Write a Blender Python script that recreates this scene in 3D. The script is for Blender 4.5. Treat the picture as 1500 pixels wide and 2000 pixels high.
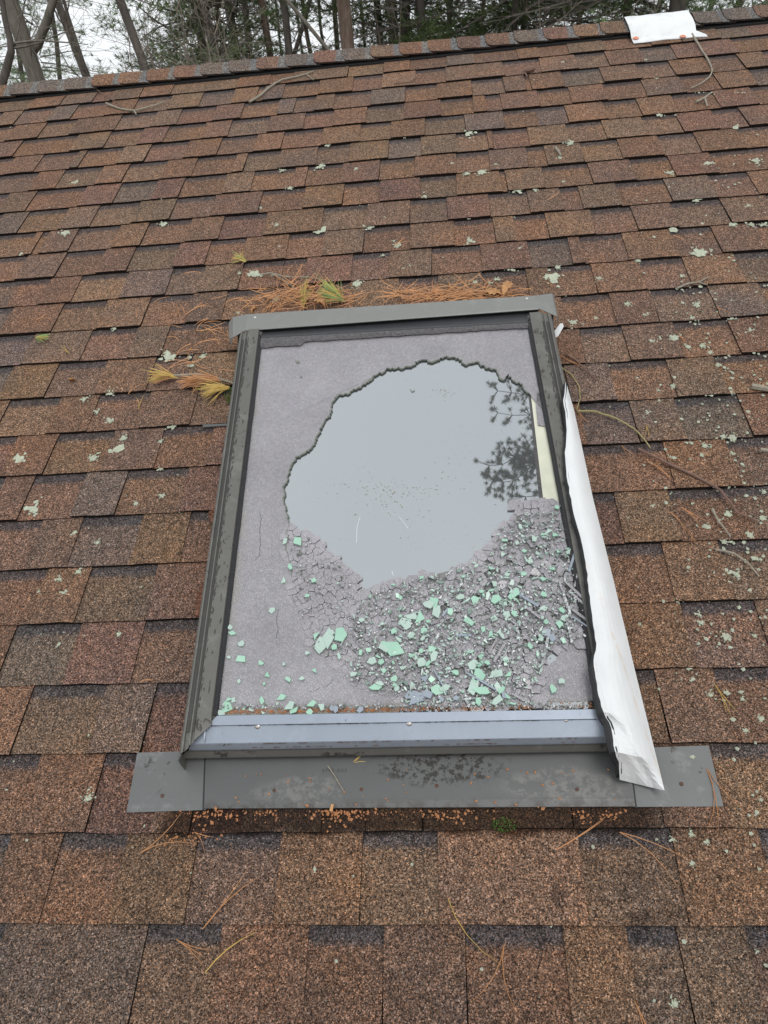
import bpy, math, random
import numpy as np
from mathutils import Vector, Matrix, noise

for _o in list(bpy.data.objects):
    bpy.data.objects.remove(_o)
SC = bpy.context.scene
COL = SC.collection
R = math.radians

# ------------------------------------------------------------------ frame of the roof
PITCH = R(24.0)
CP, SP = math.cos(PITCH), math.sin(PITCH)
Z0 = 3.0                                  # height of the roof plane under the camera
CAM_H = 1.3424                            # camera above the roof plane


def W(u, v, n=0.0):
    """roof coordinates (metres along, up the slope, off the plane) -> world"""
    return Vector((u, v * CP - n * SP, Z0 + v * SP + n * CP))


# ------------------------------------------------------------------ camera
def _rot(ax, ay, az):
    return (Matrix.Rotation(az, 3, 'Z') @ Matrix.Rotation(ax, 3, 'X') @ Matrix.Rotation(ay, 3, 'Y'))


CAM_ROT = _rot(0.65134, 0.12823, -0.05775)
FPX = 1448.78
BASIS = Matrix(((1, 0, 0), (0, CP, -SP), (0, SP, CP)))
cam_data = bpy.data.cameras.new('camera')
cam_data.sensor_fit = 'VERTICAL'
cam_data.sensor_height = 36.0
cam_data.sensor_width = 27.0
cam_data.lens = FPX / 2000.0 * 36.0
cam_data.clip_start = 0.05
cam_data.clip_end = 2000.0
cam = bpy.data.objects.new('camera', cam_data)
COL.objects.link(cam)
cam.matrix_world = Matrix.Translation(W(0, 0, CAM_H)) @ (BASIS @ CAM_ROT).to_4x4()
SC.camera = cam

# ------------------------------------------------------------------ world, sun, exposure
SUN_EL, SUN_AZ = R(58.0), R(150.0)
world = bpy.data.worlds.new('World')
SC.world = world
world.use_nodes = True
wn, wl = world.node_tree.nodes, world.node_tree.links
wn.clear()
sky = wn.new('ShaderNodeTexSky')
sky.sky_type = 'NISHITA'
sky.sun_disc = False
sky.sun_elevation = SUN_EL
sky.sun_rotation = SUN_AZ
sky.air_density = 1.0
sky.dust_density = 3.0
hsv = wn.new('ShaderNodeHueSaturation')
hsv.inputs['Saturation'].default_value = 0.15
wl.new(sky.outputs[0], hsv.inputs['Color'])
tc = wn.new('ShaderNodeTexCoord')
cl = wn.new('ShaderNodeTexNoise')
cl.inputs['Scale'].default_value = 1.6
cl.inputs['Detail'].default_value = 4.0
wl.new(tc.outputs['Generated'], cl.inputs['Vector'])
cr = wn.new('ShaderNodeValToRGB')
cr.color_ramp.elements[0].color = (8.1, 8.5, 8.9, 1)
cr.color_ramp.elements[1].color = (9.6, 9.9, 10.1, 1)
cr.color_ramp.elements[0].position = 0.3
cr.color_ramp.elements[1].position = 0.7
wl.new(cl.outputs['Fac'], cr.inputs['Fac'])
mx = wn.new('ShaderNodeMix')
mx.data_type = 'RGBA'
mx.inputs['Factor'].default_value = 0.85      # a closed deck of cloud over the clear sky
wl.new(hsv.outputs[0], mx.inputs[6])
wl.new(cr.outputs[0], mx.inputs[7])
bg = wn.new('ShaderNodeBackground')
bg.inputs['Strength'].default_value = 0.125
wl.new(mx.outputs[2], bg.inputs['Color'])
wo = wn.new('ShaderNodeOutputWorld')
wl.new(bg.outputs[0], wo.inputs['Surface'])

sd = bpy.data.lights.new('sun', 'SUN')
sd.energy = 1.0
sd.angle = R(25.0)
sd.color = (1.0, 0.97, 0.93)
sun = bpy.data.objects.new('sun', sd)
COL.objects.link(sun)
sun.rotation_euler = (R(90) - SUN_EL, 0, -SUN_AZ + math.pi)

SC.view_settings.view_transform = 'Standard'
SC.view_settings.look = 'None'
SC.view_settings.gamma = 1.0
SC.view_settings.use_curve_mapping = False
SC.view_settings.exposure = 0.0
SC.render.engine = 'CYCLES'
SC.cycles.max_bounces = 4
SC.cycles.diffuse_bounces = 2
SC.cycles.glossy_bounces = 3
SC.cycles.transparent_max_bounces = 8

# ------------------------------------------------------------------ measuring the photograph on the roof
RM = np.array(CAM_ROT)


def on(px, py, h=0.0):
    """where the sight line of a photo point meets the plane h above the roof"""
    d = RM @ np.array([(px - 750.0) / FPX, -(py - 1000.0) / FPX, -1.0])
    t = (CAM_H - h) / -d[2]
    return d[0] * t, d[1] * t


def hg(v):
    """height of the glass above the roof: the head sits a little higher than the sill"""
    return 0.07 + 0.04 * (v - 0.5) / 1.05


def ong(px, py, dh=0.0):
    v = 1.0
    for _ in range(4):
        u, v = on(px, py, hg(v) + dh)
    return u, v


def u_at(px, v, h=0.0):
    """u of the photo column px on the roof line v"""
    lo, hi = 0.0, 2200.0
    for _ in range(40):
        m = 0.5 * (lo + hi)
        if on(px, m, h)[1] > v:
            lo = m
        else:
            hi = m
    return on(px, lo, h)[0]


# ------------------------------------------------------------------ object helpers
WLOC = {}


def setp(o, label=None, cat=None, group=None, kind=None):
    if label:
        o['label'] = label
    if cat:
        o['category'] = cat
    if group:
        o['group'] = group
    if kind:
        o['kind'] = kind
    return o


def link(o, parent, origin):
    COL.objects.link(o)
    origin = Vector(origin)
    if parent is not None:
        o.parent = parent
        o.location = origin - WLOC[parent.name]
    else:
        o.location = origin
    WLOC[o.name] = origin
    return o


def empty(name, loc, label=None, cat=None, group=None, kind=None):
    o = bpy.data.objects.new(name, None)
    o.empty_display_size = 0.1
    link(o, None, loc)
    return setp(o, label, cat, group, kind)


def mesh(name, V, F, mat, smooth=False):
    me = bpy.data.meshes.new(name)
    me.from_pydata([tuple(p) for p in V], [], F)
    if mat is not None:
        me.materials.append(mat)
    if smooth:
        me.polygons.foreach_set('use_smooth', [True] * len(me.polygons))
    me.update()
    return me


def mk(name, V, F, mat, parent=None, origin=None, smooth=False, **kw):
    V = [Vector(p) for p in V]
    if origin is None:
        lo = Vector((min(p.x for p in V), min(p.y for p in V), min(p.z for p in V)))
        hi = Vector((max(p.x for p in V), max(p.y for p in V), max(p.z for p in V)))
        origin = Vector(((lo.x + hi.x) / 2, (lo.y + hi.y) / 2, lo.z))
    me = mesh(name, [p - Vector(origin) for p in V], F, mat, smooth)
    o = bpy.data.objects.new(name, me)
    link(o, parent, origin)
    setp(o, **kw)
    return o


class MB:
    def __init__(self):
        self.V, self.F = [], []

    def add(self, V, F):
        n = len(self.V)
        self.V += [Vector(p) for p in V]
        self.F += [tuple(i + n for i in f) for f in F]

    def sweep(self, prof_a, prof_b, closed=False, caps=False):
        """skin between two or more profiles (lists of points)"""
        self.loft([prof_a, prof_b], closed, caps)

    def loft(self, rings, closed=False, caps=False):
        n = len(rings[0])
        V = [p for r in rings for p in r]
        F = []
        for i in range(len(rings) - 1):
            for j in range(n if closed else n - 1):
                k = (j + 1) % n
                F.append((i * n + j, i * n + k, (i + 1) * n + k, (i + 1) * n + j))
        if caps:
            F.append(tuple(range(n - 1, -1, -1)))
            F.append(tuple((len(rings) - 1) * n + j for j in range(n)))
        self.add(V, F)

    def tube(self, pts, rads, sides=5, cap=True):
        pts = [Vector(p) for p in pts]
        rings = []
        prev = None
        for i, p in enumerate(pts):
            t = (pts[min(i + 1, len(pts) - 1)] - pts[max(i - 1, 0)])
            if t.length < 1e-9:
                t = Vector((0, 0, 1))
            t.normalize()
            a = prev if prev is not None else (Vector((0, 0, 1)) if abs(t.z) < 0.9 else Vector((1, 0, 0)))
            a = a - t * a.dot(t)
            if a.length < 1e-6:
                a = t.orthogonal()
            a.normalize()
            prev = a
            b = t.cross(a)
            r = rads[i] if hasattr(rads, '__len__') else rads
            rings.append([p + (a * math.cos(2 * math.pi * k / sides) + b * math.sin(2 * math.pi * k / sides)) * r
                          for k in range(sides)])
        self.loft(rings, True, cap)

    def slab(self, poly, nrm, th):
        """prism: polygon (world points, ccw seen from nrm) extruded th along -nrm"""
        n = len(poly)
        top = [Vector(p) for p in poly]
        bot = [p - nrm * th for p in top]
        F = [tuple(range(n)), tuple(range(2 * n - 1, n - 1, -1))]
        for i in range(n):
            j = (i + 1) % n
            F.append((i, n + i, n + j, j))
        self.add(top + bot, F)

    def build(self, name, mat, parent=None, origin=None, smooth=False, **kw):
        return mk(name, self.V, self.F, mat, parent, origin, smooth, **kw)


NRM = Vector((0, -SP, CP))
UP_V = Vector((0, CP, SP))
UX = Vector((1, 0, 0))


# ------------------------------------------------------------------ materials
class NT:
    def __init__(self, name):
        self.m = bpy.data.materials.new(name)
        self.m.use_nodes = True
        self.n, self.l = self.m.node_tree.nodes, self.m.node_tree.links
        self.n.clear()
        self.out = self.n.new('ShaderNodeOutputMaterial')
        self.b = self.n.new('ShaderNodeBsdfPrincipled')
        self.l.new(self.b.outputs[0], self.out.inputs[0])

    def new(self, t, **kw):
        x = self.n.new(t)
        for k, v in kw.items():
            setattr(x, k, v)
        return x

    def put(self, node, key, val):
        s = node.inputs[key]
        if hasattr(val, 'default_value') or isinstance(val, bpy.types.NodeSocket):
            self.l.new(val, s)
        else:
            if isinstance(val, tuple) and len(val) == 3 and s.type == 'RGBA':
                val = val + (1,)
            s.default_value = val

    def pos(self):
        return self.new('ShaderNodeNewGeometry').outputs['Position']

    def noise(self, scale, detail=3.0, rough=0.5, vec=None, dist=0.0):
        x = self.new('ShaderNodeTexNoise')
        self.put(x, 'Scale', scale)
        self.put(x, 'Detail', detail)
        self.put(x, 'Roughness', rough)
        self.put(x, 'Distortion', dist)
        self.put(x, 'Vector', vec if vec is not None else self.pos())
        return x.outputs['Fac']

    def vor(self, scale, feature='F1', out='Distance', vec=None, rnd=1.0):
        x = self.new('ShaderNodeTexVoronoi', feature=feature)
        self.put(x, 'Scale', scale)
        self.put(x, 'Randomness', rnd)
        self.put(x, 'Vector', vec if vec is not None else self.pos())
        return x.outputs[out]

    def ramp(self, fac, stops, interp='LINEAR'):
        x = self.new('ShaderNodeValToRGB')
        x.color_ramp.interpolation = interp
        e = x.color_ramp.elements
        while len(e) < len(stops):
            e.new(0.5)
        for el, (p, c) in zip(e, stops):
            el.position = p
            el.color = c + (1,) if isinstance(c, tuple) else (c, c, c, 1)
        self.put(x, 'Fac', fac)
        return x.outputs['Color']

    def math(self, op, a, b=0.0, c=None, clamp=False):
        x = self.new('ShaderNodeMath', operation=op, use_clamp=clamp)
        self.put(x, 0, a)
        self.put(x, 1, b)
        if c is not None:
            self.put(x, 2, c)
        return x.outputs[0]

    def mix(self, fac, a, b, mode='MIX'):
        x = self.new('ShaderNodeMix', data_type='RGBA', blend_type=mode)
        self.put(x, 0, fac)
        self.put(x, 6, a)
        self.put(x, 7, b)
        return x.outputs[2]

    def bump(self, h, strength=0.5, dist=0.002):
        x = self.new('ShaderNodeBump')
        self.put(x, 'Strength', strength)
        self.put(x, 'Distance', dist)
        self.put(x, 'Height', h)
        self.l.new(x.outputs[0], self.b.inputs['Normal'])

    def dot(self, vec, d, off=0.0):
        x = self.new('ShaderNodeVectorMath', operation='DOT_PRODUCT')
        self.put(x, 0, vec)
        x.inputs[1].default_value = d
        return self.math('ADD', x.outputs['Value'], off)

    def set(self, **kw):
        for k, v in kw.items():
            self.put(self.b, k.replace('_', ' '), v)
        return self.m


def smooth01(t, x, a, b):
    """node: 0 below a, 1 above b (or reversed)"""
    y = t.new('ShaderNodeMapRange', interpolation_type='SMOOTHSTEP')
    t.put(y, 0, x)
    y.inputs[1].default_value = a
    y.inputs[2].default_value = b
    return y.outputs[0]


def mat_plain(name, col, rough=0.6, metal=0.0, var=0.15, scale=30.0, bump=0.0):
    t = NT(name)
    f = t.noise(scale, 4.0)
    c = t.mix(f, tuple(x * (1 - var) for x in col), tuple(x * (1 + var) for x in col))
    if bump:
        t.bump(t.noise(scale * 4, 3.0), bump, 0.002)
    return t.set(Base_Color=c, Roughness=rough, Metallic=metal)


def roof_uv(t):
    P = t.pos()
    u = t.dot(P, (1, 0, 0))
    v = t.dot(P, (0, CP, SP), -Z0 * SP)
    return u, v


def mat_shingle(stained):
    t = NT('asphalt_shingle_stained' if stained else 'asphalt_shingle')
    tint = t.new('ShaderNodeAttribute', attribute_name='tint')
    uv = t.new('ShaderNodeUVMap', uv_map='UVMap')
    sep = t.new('ShaderNodeSeparateXYZ')
    t.put(sep, 0, uv.outputs[0])
    # mineral granules, two sizes of grain
    vo = t.new('ShaderNodeTexVoronoi', feature='F1')
    t.put(vo, 'Scale', 620.0)
    t.put(vo, 'Vector', t.pos())
    g1 = t.new('ShaderNodeSeparateColor')
    t.put(g1, 0, vo.outputs['Color'])
    g2 = t.new('ShaderNodeSeparateColor')
    t.put(g2, 0, t.vor(320.0, out='Color'))
    f1 = t.ramp(g1.outputs[0], [(0.0, 0.10), (0.25, 0.42), (0.55, 0.92), (0.85, 1.4), (0.95, 2.1), (1.0, 3.0)])
    f2 = t.ramp(g2.outputs[1], [(0.0, 0.55), (0.4, 0.95), (0.8, 1.12), (1.0, 1.6)])
    hue = t.ramp(g1.outputs[2], [(0.0, (0.72, 0.95, 1.2)), (0.3, (0.95, 1.0, 1.05)), (0.6, (1.05, 1.0, 0.95)), (1.0, (1.35, 1.0, 0.7))])
    # blend of granule drops within a piece
    blc = t.ramp(t.noise(8.0, 1.0, 0.6), [(0.25, (0.84, 0.88, 0.94)), (0.5, (1.0, 1.0, 1.0)), (0.75, (1.13, 1.06, 0.98))])
    nm = t.noise(75.0, 2.0, 0.7)
    mid = t.ramp(nm, [(0.3, 0.78), (0.7, 1.22)])
    c = t.mix(1.0, tint.outputs['Color'], blc, 'MULTIPLY')
    # printed shadow band at the top of the recessed pieces
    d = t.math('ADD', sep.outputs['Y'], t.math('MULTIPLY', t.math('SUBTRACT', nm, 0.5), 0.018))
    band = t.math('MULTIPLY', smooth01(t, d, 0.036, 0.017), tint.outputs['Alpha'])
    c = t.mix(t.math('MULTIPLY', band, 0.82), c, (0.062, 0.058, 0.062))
    c = t.mix(1.0, c, f1, 'MULTIPLY')
    c = t.mix(1.0, c, f2, 'MULTIPLY')
    c = t.mix(1.0, c, mid, 'MULTIPLY')
    c = t.mix(0.65, c, t.mix(1.0, c, hue, 'MULTIPLY'))
    if stained:
        # wet, dirty run-off under the skylight apron; bare worn spots
        u, v = roof_uv(t)
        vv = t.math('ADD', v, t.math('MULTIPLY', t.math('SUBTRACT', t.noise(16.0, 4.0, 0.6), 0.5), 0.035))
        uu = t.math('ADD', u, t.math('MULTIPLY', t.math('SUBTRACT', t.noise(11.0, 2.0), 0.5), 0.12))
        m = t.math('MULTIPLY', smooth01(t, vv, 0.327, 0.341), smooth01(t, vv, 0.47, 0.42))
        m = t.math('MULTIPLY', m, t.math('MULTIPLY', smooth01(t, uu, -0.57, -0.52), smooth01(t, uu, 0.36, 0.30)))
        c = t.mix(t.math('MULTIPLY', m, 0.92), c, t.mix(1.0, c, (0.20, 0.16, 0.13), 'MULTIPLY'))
        for (du, dv, r) in ((0.137, 0.24, 0.020), (0.262, 0.205, 0.022), (0.255, 0.182, 0.014)):
            dx = t.math('SUBTRACT', u, du)
            dy = t.math('SUBTRACT', v, dv)
            rr = t.math('SQRT', t.math('ADD', t.math('MULTIPLY', dx, dx), t.math('MULTIPLY', dy, dy)))
            rr = t.math('ADD', rr, t.math('MULTIPLY', t.math('SUBTRACT', nm, 0.5), 0.03))
            k = smooth01(t, rr, r, r * 0.3)
            c = t.mix(t.math('MULTIPLY', k, 0.75), c, t.mix(1.0, c, (0.3, 0.3, 0.33), 'MULTIPLY'))
    t.bump(vo.outputs['Distance'], 0.6, 0.0022)
    return t.set(Base_Color=c, Roughness=0.92, Specular_IOR_Level=0.25)


M = {}
M['shingle'] = mat_shingle(False)
M['shingle_stained'] = mat_shingle(True)


def mat_clad(name, col, dirt, rough=0.42, flake=0.5, fcol=(0.035, 0.03, 0.026), metal=0.35, fscale=38.0):
    t = NT(name)
    big = t.noise(5.0, 4.0, 0.6)
    fine = t.noise(120.0, 3.0, 0.7)
    c = t.mix(big, tuple(x * 0.86 for x in col), tuple(x * 1.12 for x in col))
    c = t.mix(t.math('MULTIPLY', fine, 0.25), c, tuple(x * 1.3 for x in col))
    st = t.noise(fscale, 5.0, 0.72, dist=0.6)
    reg = t.noise(4.2, 2.0)
    k = t.math('MULTIPLY', smooth01(t, st, flake + 0.11, flake + 0.15), smooth01(t, reg, 0.46, 0.56))
    c = t.mix(t.math('MULTIPLY', k, 0.85), c, fcol)
    k2 = t.math('MULTIPLY', smooth01(t, t.noise(17.0, 6.0, 0.75), 0.52, 0.66), dirt)
    c = t.mix(k2, c, tuple(x * 1.5 + 0.02 for x in col))
    t.bump(t.math('ADD', fine, t.math('MULTIPLY', k, -2.0)), 0.12, 0.001)
    r = t.math('ADD', rough, t.math('MULTIPLY', st, 0.15))
    return t.set(Base_Color=c, Roughness=r, Metallic=metal)


M['clad'] = mat_clad('brown_grey_cladding', (0.132, 0.128, 0.117), 0.45, 0.5, 0.47)
M['clad_dark'] = mat_clad('dark_frame_metal', (0.055, 0.053, 0.048), 0.2, 0.5, 0.5)
M['sill'] = mat_clad('blue_grey_sill_metal', (0.28, 0.315, 0.37), 0.15, 0.34, 0.56, (0.07, 0.035, 0.025), 0.45, 30.0)
M['apron'] = mat_clad('grey_flashing_metal', (0.112, 0.113, 0.112), 0.8, 0.42, 0.44, (0.03, 0.027, 0.022), 0.4, 34.0)
def mat_apron():
    t = NT('stained_apron_metal')
    u, v = roof_uv(t)
    fine = t.noise(130.0, 3.0, .75)
    big = t.noise(9.0, 4.0, .65)
    c = t.mix(big, (.088, .088, .087), (.125, .126, .125))

    def spot(cu, cv, ru, rv, a, b):
        dx = t.math('DIVIDE', t.math('SUBTRACT', u, cu), ru)
        dy = t.math('DIVIDE', t.math('SUBTRACT', v, cv), rv)
        r = t.math('SQRT', t.math('ADD', t.math('MULTIPLY', dx, dx), t.math('MULTIPLY', dy, dy)))
        r = t.math('ADD', r, t.math('MULTIPLY', t.math('SUBTRACT', t.noise(24.0, 4.0, .7), .5), 1.6))
        return smooth01(t, r, a, b)
    for cu, cv, ru, rv in ((-.29, .405, .09, .03), (.17, .41, .13, .035)):      # pale dried water marks
        k = t.math('MULTIPLY', spot(cu, cv, ru, rv, 1.05, .7), smooth01(t, t.noise(48.0, 5.0, .75), .44, .58))
        c = t.mix(t.math('MULTIPLY', k, .75), c, (.185, .18, .168))
    k = t.math('MULTIPLY', spot(-.045, .445, .13, .035, 1.1, .6), smooth01(t, t.noise(75.0, 5.0, .75), .50, .56))
    c = t.mix(t.math('MULTIPLY', k, .9), c, (.022, .019, .015))                # black algae stain in the middle
    k = t.math('MULTIPLY', smooth01(t, v, .395, .375), smooth01(t, t.noise(60.0, 4.0, .7), .42, .6))
    c = t.mix(t.math('MULTIPLY', k, .6), c, (.05, .042, .034))
    t.bump(t.math('ADD', fine, t.math('MULTIPLY', k, -1.0)), .12, .001)
    return t.set(Base_Color=c, Roughness=t.math('ADD', .38, t.math('MULTIPLY', big, .2)), Metallic=.35)


M['apron_mid'] = mat_apron()
M['rubber'] = mat_plain('black_gasket', (0.02, 0.02, 0.022), 0.7, 0, 0.4, 90.0, 0.4)
M['foam'] = mat_plain('old_sealant', (0.09, 0.085, 0.085), 0.9, 0, 0.7, 160.0, 0.9)
M['steel'] = mat_plain('screw_steel', (0.55, 0.52, 0.48), 0.3, 0.9, 0.3, 300.0)
M['rust'] = mat_plain('rusty_nail_head', (0.10, 0.055, 0.04), 0.8, 0.2, 0.5, 300.0)
M['cream'] = mat_plain('cream_spacer', (0.62, 0.62, 0.50), 0.6, 0, 0.25, 18.0)
M['white'] = mat_plain('white_plastic', (0.75, 0.76, 0.76), 0.5, 0, 0.05, 30.0)
M['orange_cap'] = mat_plain('orange_plastic_cap', (0.72, 0.27, 0.17), 0.45, 0, 0.15, 120.0)
M['deck'] = mat_plain('roof_deck', (0.03, 0.028, 0.026), 0.9)
M['vent'] = mat_plain('black_ridge_vent', (0.014, 0.014, 0.015), 0.8, 0, 0.3, 60.0)
M['siding'] = mat_plain('house_siding', (0.45, 0.43, 0.39), 0.7, 0, 0.08, 3.0)
M['moss'] = mat_plain('moss', (0.10, 0.17, 0.035), 0.95, 0, 0.6, 120.0, 1.0)
M['lichen'] = mat_plain('lichen', (0.46, 0.49, 0.38), 0.95, 0, 0.35, 160.0, 0.9)
M['needle_brown'] = mat_plain('dead_needles', (0.50, 0.24, 0.10), 0.6, 0, 0.45, 25.0)
M['needle_gold'] = mat_plain('yellowing_needles', (0.55, 0.37, 0.10), 0.6, 0, 0.4, 25.0)
M['needle_green'] = mat_plain('green_needles', (0.24, 0.36, 0.10), 0.55, 0, 0.5, 30.0)
M['leaf'] = mat_plain('dry_leaf', (0.46, 0.25, 0.11), 0.7, 0, 0.4, 60.0)
M['twig_grey'] = mat_plain('grey_twig', (0.28, 0.25, 0.195), 0.85, 0, 0.55, 140.0, 0.6)
M['twig_brown'] = mat_plain('brown_twig', (0.17, 0.10, 0.075), 0.8, 0, 0.45, 120.0, 0.5)
M['twig_yellow'] = mat_plain('yellow_twig', (0.33, 0.28, 0.13), 0.75, 0, 0.35, 120.0, 0.4)
M['bark_bit'] = mat_plain('bark_crumbs', (0.48, 0.22, 0.10), 0.85, 0, 0.55, 110.0)
M['cone'] = mat_plain('pine_cone', (0.20, 0.09, 0.055), 0.7, 0, 0.4, 80.0)
M['dirt'] = mat_plain('dark_dirt', (0.11, 0.09, 0.06), 0.95, 0, 0.6, 120.0, 0.9)
# ------------------------------------------------------------------ ground
def mat_ground():
    t = NT('leaf_litter')
    c = t.ramp(t.noise(3.0, 6.0, 0.7), [(0.3, (0.05, 0.035, 0.02)), (0.6, (0.13, 0.085, 0.05)), (0.8, (0.09, 0.1, 0.04))])
    return t.set(Base_Color=c, Roughness=0.95)


G = 900.0
mk('ground', [(-G, -G, 0), (G, -G, 0), (G, G, 0), (-G, G, 0)], [(0, 1, 2, 3)], mat_ground(), kind='structure')

# ------------------------------------------------------------------ the house and its roof
U0, U1 = -4.3, 3.5
V_EAVE, V_RIDGE = -1.15, 3.545
house = empty('house', (0, 1.5, 0), 'low house under a brown asphalt shingle roof', 'house')
rw = W(0, V_RIDGE, 0)
yb = 2 * rw.y - W(0, V_EAVE).y
zb = W(0, V_EAVE).z
mb = MB()
ring = lambda x: [Vector((x, W(0, V_EAVE, -.002).y, W(0, V_EAVE, -.002).z)), Vector((x, rw.y, rw.z - .004)),
                  Vector((x, yb, zb)), Vector((x, yb, zb - .16)), Vector((x, rw.y, rw.z - .2)),
                  Vector((x, W(0, V_EAVE).y, zb - .16))]
mb.loft([ring(U0), ring(U1)], True, True)
mb.build('roof_deck', M['deck'], house)
mb = MB()
x0, x1, y0, y1 = U0 + .35, U1 - .35, W(0, V_EAVE).y + .4, yb - .4
mb.loft([[Vector((x, y0, 0)), Vector((x, y0, zb - .02)), Vector((x, rw.y, rw.z - .22)), Vector((x, y1, zb - .02)), Vector((x, y1, 0))]
         for x in (x0, x1)], True, True)
mb.build('wall', M['siding'], house)

rng = random.Random(5)
V_BASE, EXPO = 0.1954, 0.143


def warp(u, v):
    """the roof is a little uneven: courses wander and tabs lift by millimetres"""
    a = noise.noise(Vector((u * 1.1, v * 2.1, 3.1)))
    b = noise.noise(Vector((u * 2.7, v * 6.0, 9.7)))
    c = noise.noise(Vector((u * 1.7, v * 1.3, 17.0)))
    return 0.0035 * a + 0.0022 * b, 0.003 * (c + 1) * 0.5


# recessed pieces of each course, read along the top line of the course (photo columns)
ROWS = {
    -1: [(-60, 17), (293, 437), (605, 750), (908, 1098), (1220, 1318), (1452, 1600)],
    0: [(13, 27), (128, 255), (390, 552), (710, 855), (1126, 1308), (1476, 1560)],
    1: [(-60, 84), (210, 330), (400, 492), (640, 720), (826, 960), (1100, 1266), (1382, 1520)],
    2: [(70, 213), (310, 430), (560, 700), (860, 1000), (1240, 1275), (1389, 1510)],
    3: [(37, 164), (287, 400), (500, 640), (800, 950), (1100, 1180), (1326, 1470)],
    4: [(-50, 98), (182, 311), (420, 560), (760, 880), (1180, 1291), (1400, 1500)],
    5: [(-50, 87), (165, 283), (375, 460), (560, 700), (850, 1000), (1155, 1198), (1302, 1443)],
    6: [(72, 173), (253, 372), (480, 580), (700, 820), (940, 1040), (1134, 1293), (1414, 1520)],
    7: [(-40, 37), (118, 227), (323, 422), (520, 640), (760, 860), (980, 1060), (1131, 1227), (1314, 1438)],
    8: [(22, 123), (197, 298), (390, 470), (600, 700), (800, 920), (1020, 1100), (1185, 1299), (1391, 1510)],
    9: [(-50, 30), (118, 213), (307, 380), (470, 560), (700, 800), (930, 1020), (1130, 1212), (1312, 1418)],
    10: [(-20, 72), (183, 272), (335, 450), (560, 640), (760, 860), (950, 1030), (1094, 1188), (1268, 1380), (1478, 1560)],
    11: [(-30, 30), (128, 213), (297, 380), (446, 540), (604, 685), (779, 856), (940, 1026), (1069, 1152), (1244, 1330), (1430, 1530)],
    12: [(42, 103), (163, 255), (340, 404), (478, 556), (557, 601), (690, 762), (843, 937), (1028, 1108), (1129, 1213), (1306, 1386), (1470, 1540)],
    13: [(-40, 57), (133, 210), (268, 355), (414, 484), (566, 636), (713, 802), (886, 962), (1001, 1063), (1151, 1230), (1307, 1404), (1493, 1570)],
    14: [(-20, 74), (86, 100), (156, 239), (294, 377), (440, 524), (633, 719), (801, 872), (953, 1028), (1091, 1128), (1200, 1294), (1380, 1457)],
    15: [(-60, 10), (60, 137), (197, 277), (348, 423), (515, 598), (674, 744), (820, 891), (974, 985), (1057, 1146), (1227, 1302), (1383, 1457)],
    16: [(-50, 22), (75, 172), (240, 311), (364, 445), (499, 579), (603, 671), (743, 811), (890, 954), (1026, 1061), (1131, 1204), (1281, 1352), (1435, 1520)],
    17: [(-30, 79), (130, 205), (256, 330), (388, 465), (486, 551), (622, 685), (760, 822), (890, 950), (960, 1029), (1103, 1173), (1250, 1317), (1387, 1440)],
    18: [(-40, 32), (88, 158), (173, 244), (298, 372), (436, 506), (557, 633), (705, 765), (830, 906), (981, 1045), (1045, 1101), (1175, 1240), (1308, 1389), (1462, 1530)],
    19: [(47, 156), (219, 284), (332, 405), (455, 530), (598, 654), (717, 790), (860, 923), (946, 976), (1048, 1109), (1175, 1251), (1324, 1391), (1460, 1520)],
    20: [(-30, 33), (94, 155), (241, 310), (357, 425), (479, 548), (580, 620), (655, 726), (792, 853), (920, 981), (1022, 1032), (1094, 1169), (1240, 1304), (1373, 1436)],
    21: [(-30, 10), (48, 112), (156, 221), (272, 339), (399, 461), (507, 520), (558, 626), (691, 748), (812, 870), (980, 1052), (1120, 1179), (1246, 1308), (1424, 1505)],
    22: [(-20, 76), (197, 231), (346, 471), (532, 577), (683, 750), (801, 872), (924, 1006), (1046, 1104), (1172, 1260), (1390, 1450)],
}

PAL = [((0.180, 0.112, 0.076), 3), ((0.170, 0.105, 0.072), 5), ((0.158, 0.099, 0.076), 3.5), ((0.157, 0.108, 0.081), 4),
       ((0.138, 0.105, 0.088), 1.2), ((0.180, 0.119, 0.082), 2.5)]


def pick(slot, k):
    cols = [c for c, w in PAL]
    ws = [w for c, w in PAL]
    if slot:
        ws = [3, 5, 3.5, 3.5, 1.5, 1.5]
    if k <= 1:
        ws = [1.0, 5, 3.5, 5, 1.6, 2]
    c = rng.choices(cols, ws)[0]
    f = 1.10 * rng.uniform(0.92, 1.09) * min(1.0, 0.80 + 0.02 * max(0, k + 1))     # shading of the steeper view put into the tint: lower courses darker
    return tuple(x * f * g * rng.uniform(0.97, 1.03) for x, g in zip(c, (1.02, 0.985, 0.95)))


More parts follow.
